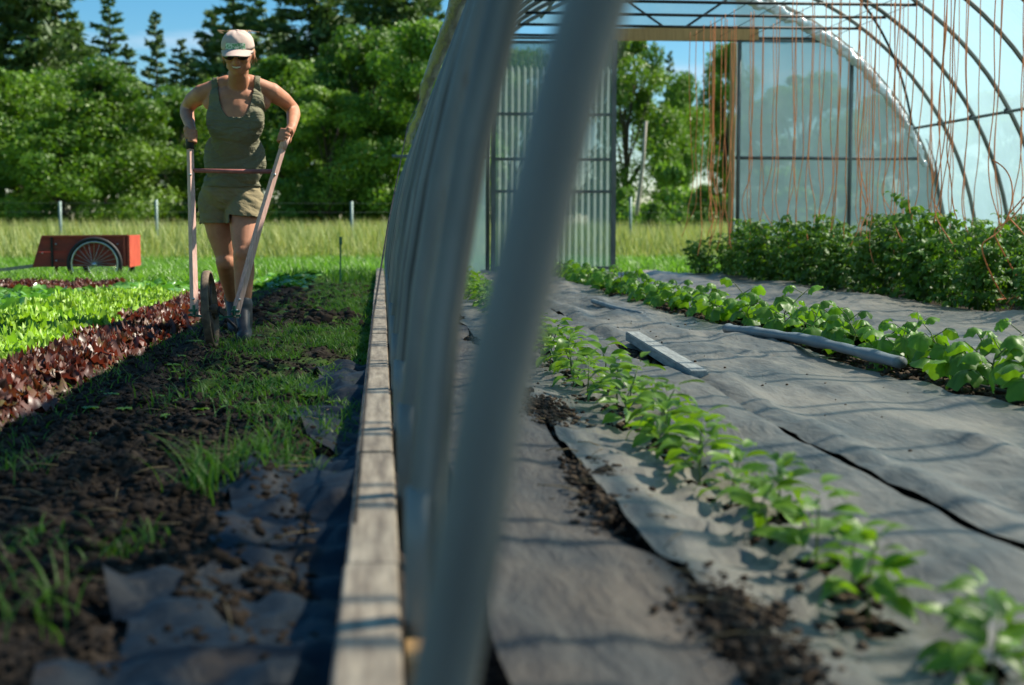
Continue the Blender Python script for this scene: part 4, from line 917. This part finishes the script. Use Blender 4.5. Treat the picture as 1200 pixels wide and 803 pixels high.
# ------------------------------------------------------------------ the gardener
def sculpt(mb, vox, it=6, name='m', cut=None):
    me_ = mb.me(name, None); o = bpy.data.objects.new(name, me_); COL.objects.link(o)
    m1 = o.modifiers.new('r', 'REMESH'); m1.mode = 'VOXEL'; m1.voxel_size = vox
    m2 = o.modifiers.new('s', 'SMOOTH'); m2.factor = .5; m2.iterations = it
    dg = bpy.context.evaluated_depsgraph_get(); r = bpy.data.meshes.new_from_object(o.evaluated_get(dg)); bpy.data.objects.remove(o); bpy.data.meshes.remove(me_)
    V = np.empty(len(r.vertices)*3, np.float32); r.vertices.foreach_get('co', V); N = np.empty_like(V); r.vertices.foreach_get('normal', N)
    F = np.array([list(p.vertices) for p in r.polygons if len(p.vertices) == 4]); bpy.data.meshes.remove(r)
    return V.reshape(-1, 3).astype(float), N.reshape(-1, 3).astype(float), F
def limb(mb, pts, rad, n=18):
    pts = np.array([np.array(p) for p in pts]); k = len(pts); t = np.arange(k); tt = np.linspace(0, k-1, (k-1)*6+1)
    # smooth curve through the joints
    P = []; 
    for q in tt:
        i = min(int(q), k-2); f = q-i; p0 = pts[max(i-1, 0)]; p1 = pts[i]; p2 = pts[i+1]; p3 = pts[min(i+2, k-1)]
        P.append(.5*((2*p1)+(p2-p0)*f*.6+(2*(p2-p1)*3-(p2-p0)*1.2*.5-(p3-p1)*.6*.5-0)*0 + 0) if False else p1*(1-f)+p2*f)
    mb.tube(P, np.interp(tt, t, rad), n); mb.ball(pts[0], rad[0]*.99, 14, 8); mb.ball(pts[-1], rad[-1]*.99, 14, 8)
    for i in range(1, k-1): mb.ball(pts[i], rad[i]*.995, 14, 8)
PR = np.array([W(278, 262, 7.75)[0], 7.75, 0])
pe = thing('person', 'woman in a pale cap, sunglasses, olive tank top and khaki shorts pushing a wheel hoe', 'person', tuple(PR))
B = MB()
pel = W(271, 224, 7.88); wai = W(275, 184, 7.84); che = W(276, 138, 7.76); nek = W(279, 101, 7.70)
B.ball(pel, (.147, .112, .12), 24, 16); B.ball(pel+(0, .05, -.03), (.135, .10, .10), 20, 12)
limb(B, [pel+(0, 0, .03), wai, che+(0, .01, -.02)], [.115, .105, .118], 24)
B.ball(wai+(0, 0, -.01), (.150, .104, .165), 24, 16); B.ball(che+(0, -.008, 0), (.146, .108, .155), 24, 16); B.ball(W(276, 116, 7.75), (.150, .082, .075), 24, 14)
for px_ in (260, 295): B.ball(W(px_, 140, 7.70), (.054, .036, .060), 18, 12)
SL, SR = W(237, 110, 7.79), W(318, 108, 7.79)
limb(B, [W(252, 107, 7.77), W(303, 105, 7.77)], [.052, .052]); 
limb(B, [nek+(0, .05, -.02), W(279, 86, 7.66)], [.056, .052]); limb(B, [W(266, 98, 7.75), SL], [.045, .050]); limb(B, [W(292, 97, 7.75), SR], [.045, .050])
for a, b in ((258, 246), (297, 309)): limb(B, [W(a, 118, 7.73), W(b, 121, 7.78)], [.045, .038])
EL, ER = W(219, 127, 8.02), W(343, 128, 7.98)
HLh, HRh = np.array(HL[2])+(0, .005, .015), np.array(HRr[2])+(0, .005, .015)
WL, WR = HLh+(-.004, .085, .045), HRh+(.030, .080, .055)
limb(B, [SL, SL+(EL-SL)*.45+(-.012, -.01, 0), EL], [.052, .044, .037]); limb(B, [EL, EL+(WL-EL)*.3+(-.006, 0, 0), WL], [.037, .038, .025])
limb(B, [SR, SR+(ER-SR)*.45+(.012, -.01, 0), ER], [.052, .044, .037]); limb(B, [ER, ER+(WR-ER)*.3+(.006, 0, 0), WR], [.037, .038, .025])
def hand(mb, H, wrist, axis, side):
    """a fist closed on the handle end: palm, four unequal curled fingers, thumb from the side of the palm"""
    H = np.array(H); axis = axis/np.linalg.norm(axis); wd = wrist-H; out = wd-axis*(wd@axis); out /= np.linalg.norm(out); lat = np.cross(axis, out)
    lat = lat*side
    pal = H+out*.030; limb(mb, [wrist, wrist*.4+pal*.6+lat*.004, pal], [.026, .030, .026]); mb.ball(pal, (.030, .026, .034), 14, 10)
    for i, (ln, r) in enumerate(((1.0, .0098), (1.08, .0102), (1.0, .0096), (.82, .0086))):
        o_ = axis*(.030-.0195*i); P = []
        for q in np.linspace(0, 1, 5):
            an_ = math.radians(20+205*q*ln); rr_ = .033-.004*q
            P.append(H+o_+out*math.cos(an_)*rr_+lat*math.sin(an_)*rr_)
        limb(mb, P, [r*1.12, r*1.08, r, r*.95, r*.82], 10)
    T = [pal+axis*.018-lat*.012, H+axis*.036-lat*.024+out*.012, H+axis*.046-lat*.022-out*.010, H+axis*.044-lat*.010-out*.028]
    limb(mb, T, [.015, .0125, .011, .0085], 10)
hand(B, HLh, WL, np.array(HL[2])-np.array(HL[1]), -1); hand(B, HRh, WR, np.array(HRr[2])-np.array(HRr[1]), 1)
# legs
hipL, knL, anL = W(253, 240, 7.92), W(264, 306, 7.93), W(273, 352, 8.30)
hipR, knR, anR = W(288, 240, 7.86), W(285, 297, 7.70), W(285, 362, 7.70)
limb(B, [hipL, hipL*.5+knL*.5, knL+(0, .01, .03)], [.088, .075, .056]); limb(B, [knL, knL*.68+anL*.32+(0, .015, 0), anL], [.054, .054, .036]); B.ball(knL+(0, -.008, 0), (.050, .05, .055), 14, 10)
limb(B, [hipR, hipR*.5+knR*.5+(0, -.01, 0), knR+(0, .01, .03)], [.088, .077, .058]); limb(B, [knR, knR*.68+anR*.32+(.004, .018, 0), anR], [.054, .056, .037]); B.ball(knR+(0, -.012, 0), (.050, .050, .055), 14, 10)
# head
Hc = W(279, 61, 7.60); tl_ = math.radians(17); fw = np.array([-.04, -math.cos(tl_), -math.sin(tl_)]); fw /= np.linalg.norm(fw); xr = np.cross(fw, (0, 0, 1)); xr /= np.linalg.norm(xr); uu = np.cross(xr, fw)
RH = np.stack([xr, fw, uu], 1)
def hp(x, f_, u): return Hc+xr*x+fw*f_+uu*u
B.ball(Hc, (.074, .092, .100), 24, 18, RH); B.ball(hp(0, .028, -.045), (.060, .062, .062), 22, 14, RH); B.ball(hp(0, .055, -.088), (.030, .026, .022), 14, 10, RH)
limb(B, [hp(-.042, .02, -.07), hp(0, .052, -.090), hp(.042, .02, -.07)], [.022, .022, .022], 12)
for s_ in (-1, 1):
    B.ball(hp(s_*.036, .064, -.028), (.026, .022, .022), 14, 10, RH); B.ball(hp(s_*.078, -.005, -.015), (.010, .018, .030), 12, 8, RH); B.ball(hp(s_*.034, .075, .014), (.026, .012, .010), 12, 8, RH)
limb(B, [hp(0, .088, .000), hp(0, .100, -.020), hp(0, .106, -.034)], [.009, .011, .013], 12)
for s_ in (-1, 1): B.ball(hp(s_*.012, .098, -.037), .009, 10, 8)
limb(B, [hp(-.024, .083, -.052), hp(0, .092, -.055), hp(.024, .083, -.052)], [.006, .008, .006], 10); limb(B, [hp(-.022, .080, -.070), hp(0, .088, -.074), hp(.022, .080, -.070)], [.006, .008, .006], 10)
limb(B, [Hc+(0, .03, -.06), nek+(0, .035, 0)], [.050, .052])
Vb, Nb, Fb = sculpt(B, .0050, 7, 'body')
sk = NM('tanned_skin'); sk.set(col=sk.mix(sk.ramp(sk.noise(14, 4), [(.35, 0.), (.7, 1.)]), (.47, .215, .125), (.36, .155, .085)), rough=.58, spec=.28); sk.b.inputs['Subsurface Weight'].default_value = .08; sk.b.inputs['Subsurface Radius'].default_value = (.02, .008, .004); sk.b.inputs['Subsurface Scale'].default_value = .4; sk.bump(sk.noise(90, 3), .15, .002); M['skin'] = sk.m  # tanned skin colour, mottled at random
link('body', mesh('body', Vb-PR, Fb, M['skin']), pe)
# garments grown from the body surface
def garment(name, sel, off, mat, label=None, wr=0., ws=14, solid=.003):
    Fm = Fb[sel(Vb[Fb].mean(1), Nb[Fb].mean(1))]; idx = np.unique(Fm); mp_ = -np.ones(len(Vb), int); mp_[idx] = np.arange(len(idx))
    V = Vb[idx]; w_ = wr*fbm(V[:, 0]*ws+V[:, 1]*ws*.6+V[:, 2]*ws*.7, V[:, 2]*ws*.8-V[:, 0]*ws*.7, 5, 3)
    V = V+Nb[idx]*(off+w_+.012*np.clip((1.17-V[:, 2])/.14, 0, 1))[:, None]
    o = link(name, mesh(name, V-PR, mp_[Fm], mat), pe, label)
    if solid: md = o.modifiers.new('thickness', 'SOLIDIFY'); md.thickness = solid; md.offset = -1
    return o
def segdist(P, a, b):
    a = np.array(a); b = np.array(b); t = np.clip(((P-a)@(b-a))/((b-a)@(b-a)), 0, 1); return np.linalg.norm(P-a-t[:, None]*(b-a), axis=1)
cxp = W(277, 120, 7.72)[0]
z135 = W(277, 137, 7.62)[2]; zh = W(275, 219, 7.8)[2]
def tank(C, N):
    x = np.abs(C[:, 0]-cxp+.0*C[:, 2]); z = C[:, 2]; front = C[:, 1] < 7.78
    zs = W(277, 92, 7.70)[2]; f = np.clip((z-z135)/(zs-z135), 0, 1)
    inner = np.where(z > z135, .097*np.clip(f, 0, 1)**.24, 0)
    zarm = W(240, 130, 7.75)[2]; g_ = np.clip((z-zarm)/(zs-zarm), 0, 1); outer = np.where(z > zarm, .158-.036*g_**.45, .178)
    inner = np.where(front, inner, np.where(z > 1.31, .10*np.clip((z-1.31)/.12, 0, 1)**.4, 0))
    arm = (segdist(C, SL, EL) < .062) | (segdist(C, SR, ER) < .062) | (segdist(C, EL, WL) < .06) | (segdist(C, ER, WR) < .06)
    arm &= (x > .140)
    return (z > zh) & (x > inner) & (x < outer) & ~arm & (z < W(277, 89, 7.7)[2]) & (C[:, 1] > 7.40)
tk = NM('olive_jersey'); tk.set(col=tk.mix(tk.noise(8, 5), (.175, .165, .105), (.122, .118, .074)), rough=.85, spec=.2)
tk.bump(tk.noise(7, 4, (1, 1, 3.2), dist=1.2), .7, .03); M['tank'] = tk.m
garment('tank_top', tank, np.full(1, .007)[0]+0*np.zeros(1), M['tank'], None, .009, 15)
# shorts
S = MB(); S.ball(pel+(0, .0, 0), (.157, .122, .12), 26, 16); S.ball(pel+(0, .05, -.03), (.145, .11, .11), 22, 14); limb(S, [pel+(0, 0, .10), pel+(0, 0, 0)], [.128, .13], 24)
kd = (knL-hipL); e = hipL+kd*.62; limb(S, [hipL+(.0, 0, .02), e], [.100, .107], 22)
kd = (knR-hipR); e2 = hipR+kd*.5; limb(S, [hipR+(0, 0, .02), e2], [.100, .107], 22)
Vs, Ns, Fs = sculpt(S, .006, 5, 'shorts')
C = Vs[Fs].mean(1); zl = W(250, 261, 7.85)[2]; zr_ = W(290, 251, 7.72)[2]; zt_ = W(275, 204, 7.8)[2]; xm = W(269, 250, 7.8)[0]
keep = (C[:, 2] > np.where(C[:, 0] < xm, zl+.03*(C[:, 0]-xm), zr_-.10*(C[:, 0]-xm))) & (C[:, 2] < zt_)
Fk = Fs[keep]; idx = np.unique(Fk); mp_ = -np.ones(len(Vs), int); mp_[idx] = np.arange(len(idx)); V = Vs[idx]
V = V+Ns[idx]*(.012*fbm(V[:, 0]*10, V[:, 2]*26+V[:, 0]*14, 33, 3)+.006*np.abs(fbm(V[:, 0]*22+V[:, 2]*20, V[:, 2]*30, 35, 2)))[:, None]
kh = NM('khaki_cotton'); kh.set(col=kh.mix(kh.noise(9, 5), (.24, .20, .115), (.17, .14, .08)), rough=.9, spec=.15); kh.bump(kh.noise(9, 5, (1, 1, 2.2), dist=1.5), .6, .02)
o = link('shorts', mesh('shorts', V-PR, mp_[Fk], kh.m), pe); md = o.modifiers.new('thickness', 'SOLIDIFY'); md.thickness = .005; md.offset = -1
# boots
def boot(an, toe, heelz, name='boot'):
    b = MB(); an = np.array(an); toe = np.array(toe); heel = np.array([an[0], an[1]+.035, heelz+.03]); limb(b, [an+(0, 0, .03), an, heel+(0, -.02, .03)], [.052, .050, .046])
    limb(b, [heel, (heel+toe)/2+(0, 0, .012), toe], [.040, .044, .036]); limb(b, [an+(0, -.03, -.03), toe+(0, .03, .012)], [.040, .032])
    V, N, F = sculpt(b, .006, 6, 'boot')
    d = toe-heel; L2 = math.hypot(d[1], d[2]); nz = np.array([0, -d[2]/L2, d[1]/L2]); nz = nz*np.sign(nz[2]); s_ = (V-heel)@nz; low = s_ < -.030; V[low] -= np.outer(s_[low]+.030, nz)
    o = link(name, mesh(name, V-PR, F, simple('dark_grey_rubber_boot', (.060, .062, .068), (.035, .036, .04), .5, 0, 25)), pe)
    so_ = MB(); so_.tube([heel-nz*.030+(0, .034, 0), (heel+toe)/2-nz*.030, toe-nz*.030+(0, -.030, 0)], [.034, .044, .034], 14, flat=.25); part('sole', so_, M['black'], o)
boot(anR, W(286, 391, 7.55)[0:1].tolist()+[7.535, .036], .012); boot(anL, [W(272, 390, 8.0)[0], 8.16, .036], .10)
# cap
cm_ = NM('faded_pink_beige_cotton'); cm_.set(col=cm_.mix(cm_.noise(10, 5), (.55, .43, .37), (.46, .35, .30)), rough=.9, spec=.15); cm_.bump(cm_.noise(30, 5), .4, .006)
nu, nv = 36, 12; V = []
for j in range(nv+1):
    ph_ = j/nv*math.pi/2*.98
    for i in range(nu):
        a = i*2*math.pi/nu; seam = 1-.012*abs(math.cos(3*a))**12
        cr = math.cos(ph_)**.75*seam; V.append(hp(.086*cr*math.cos(a), .106*cr*math.sin(a)-.004, .022+.088*math.sin(ph_)**.9+.002*math.sin(a*7+ph_*5)))
F = [(j*nu+i, j*nu+(i+1) % nu, (j+1)*nu+(i+1) % nu, (j+1)*nu+i) for j in range(nv) for i in range(nu)]
mb = MB().add(np.array(V), [np.array(F), np.array([[nv*nu+i for i in range(nu)]])]); cap = part('cap', mb, cm_.m, pe); md = cap.modifiers.new('thickness', 'SOLIDIFY'); md.thickness = .003
part('button', MB().ball(hp(0, -.004, .112), (.008, .008, .004), 10, 6, RH), cm_.m, cap)
nb_, na_ = 8, 22; V = []
for j in range(nb_+1):
    q = j/nb_
    for i in range(na_+1):
        a = math.pi*(.08+.84*i/na_); x = math.cos(a); y = math.sin(a); V.append(hp(.086*x*(1-.10*q), .100*y+.082*q*y**.7, .026-.022*x*x-.020*q*(1-.2*x*x)+.008))
V = np.array(V); n0 = len(V); V = np.vstack([V, V-uu*.004]); G_ = grid(na_+1, nb_+1); mb = MB().add(V, [G_, G_[:, ::-1]+n0])
ed = [nb_*(na_+1)+i for i in range(na_+1)]; mb2 = np.array([(ed[i], ed[i+1], ed[i+1]+n0, ed[i]+n0) for i in range(na_)]); mb.add(V, mb2); part('brim', mb, cm_.m, cap)
mb = MB(); nn_ = 12; V = []
for i in range(nn_+1):
    for q in (.030, .062):
        a = math.pi*(.30+.40*i/nn_); ph_ = math.asin(min(1, ((q-.022)/.088)**(1/.9))); cr = math.cos(ph_)**.75; V.append(hp(.089*cr*math.cos(a), .1095*cr*math.sin(a)-.004, q))
pt_ = NM('green_patch'); pt_.set(col=pt_.mix(pt_.ramp(pt_.noise(90, 2), [(.45, 0.), (.55, 1.)]), (.12, .32, .16), (.55, .65, .50)), rough=.8)
mb.add(np.array(V), np.array([(2*i, 2*i+2, 2*i+3, 2*i+1) for i in range(nn_)])); part('patch', mb, pt_.m, cap)
# hair, sunglasses, smile
hm = simple('blonde_hair', (.50, .34, .17), (.28, .17, .08), .5, 0, 60, (1, 1, .2), .5)
mb = MB(); mb.ball(hp(0, -.018, -.005), (.079, .088, .092), 22, 14, RH); mb.ball(hp(.01, -.10, .045), (.035, .03, .035), 14, 10, RH)
for i in range(40):
    s_ = 1 if i % 3 else -1; a = hp(s_*(.070+.008*rng.random()), .0-.03*rng.random(), .025); mb.tube([a, a+xr*s_*.014*rng.random()-uu*.03, a+xr*s_*.012*rng.normal()-uu*(.06+.04*rng.random())+fw*.01*rng.normal()], [.0022, .0018, .0008], 4)
for i in range(30):
    a = hp(.03*rng.normal()+.02, -.09, .08); mb.tube([a, a+xr*.02*rng.normal()-fw*.03+uu*.012, a+xr*.03*rng.normal()-fw*.04+uu*.005*rng.random()], [.0025, .002, .0008], 4)
Hm = part('hair', mb, hm, pe)
gl_ = MB()
lens = NM('dark_lens'); lens.set(col=(.012, .010, .010), rough=.12, spec=.6)
gs = link('sunglasses', MB().tube([hp(-.008, .104, -.001), hp(0, .107, .001), hp(.008, .104, -.001)], .0025, 6).me('sunglasses', M['black'], True, PR), pe)
for s_ in (-1, 1):
    part('lens', MB().ball(hp(s_*.034, .094, -.003), (.028, .008, .0185), 16, 10, RH), lens.m, gs)
    t = np.linspace(0, 2*math.pi, 25); part('lens_frame', MB().tube([hp(s_*.034+.0285*math.cos(q), .098-.006*abs(math.cos(q)), -.003+.019*math.sin(q)) for q in t], .0024, 6, False), M['black'], gs)
    part('temple', MB().tube([hp(s_*.062, .088, .004), hp(s_*.080, .05, .004), hp(s_*.082, -.01, .002)], .0022, 6), M['black'], gs)
mth = MB(); P = [hp(x, .093-8*x*x, -.0625+9*x*x*.7) for x in np.linspace(-.022, .022, 9)]; mth.tube(P, [.0015, .0035, .005, .0055, .0058, .0055, .005, .0035, .0015], 8)
part('teeth', mth, simple('teeth', (.75, .70, .62), None, .3), pe)
for s_, z0 in ((0, -.0555), (1, -.0705)):
    P = [hp(x, .0945-8*x*x, z0+(9*x*x*.55)+(-.001*s_)) for x in np.linspace(-.026, .026, 9)]; part('lip', MB().tube(P, [.001, .0022, .003, .0034, .0036, .0034, .003, .0022, .001], 8), simple('lip', (.42, .16, .12), (.36, .13, .10), .4), pe)
# small things that a working greenhouse has: pipe clamps with bolts where the purlin crosses each bow
for k in range(15):
    y = YE-SP*k; 
    for a in (math.radians(149.5),):
        c = arc(a, y, RR-.03); mb = MB(); mb.box(c, (.05, .035, .055)); mb.tube([c+(0, -.03, 0), c+(0, .03, 0)], .006, 6); part('pipe_clamp', mb, M['darksteel'], hoops[k] if hoops else gh, False)
st_ = MB()
for i in range(80):
    if i < 55: x, y = rng.uniform(-.95, -.12), 2.0+3.0*rng.random()**1.3; z = float(ground_h(np.array([x]), np.array([y]))[0])+.02
    else: y = rng.uniform(1.8, 4.6); x = float(gapA(np.array([y]))[0])+rng.normal(0, .05); z = .05
    a = rng.random()*3.14; L = rng.uniform(.02, .07); d = np.array([math.cos(a), math.sin(a), rng.normal(0, .15)])*L
    st_.tube([np.array([x, y, z])-d, np.array([x, y, z+.006]), np.array([x, y, z])+d], .0013, 4)
link('straw', st_.me('straw', simple('dry_straw', (.26, .19, .10), (.16, .12, .06), .8)), label='dry straw bits scattered over the near soil on both sides of the baseboard', cat='straw', kind='stuff')
for H in (HL, HRr):                                   # bolts through the handles and a brace from the fork
    for q in (.04, .10, .80):
        p = np.array(H[0])+(np.array(H[2])-np.array(H[0]))*q; part('bolt', MB().tube([p+(0, -.032, 0), p+(0, .01, 0)], .0065, 8), M['chrome'], wh)
for px_, pz in ((50, .33), (66, .25), (66, .42), (138, .25), (138, .42)):
    p = W(px_, 300, Yc-.004); part('bolt', MB().tube([(p[0], Yc-.018, pz), (p[0], Yc+.005, pz)], .008, 8), M['chrome'], ct)
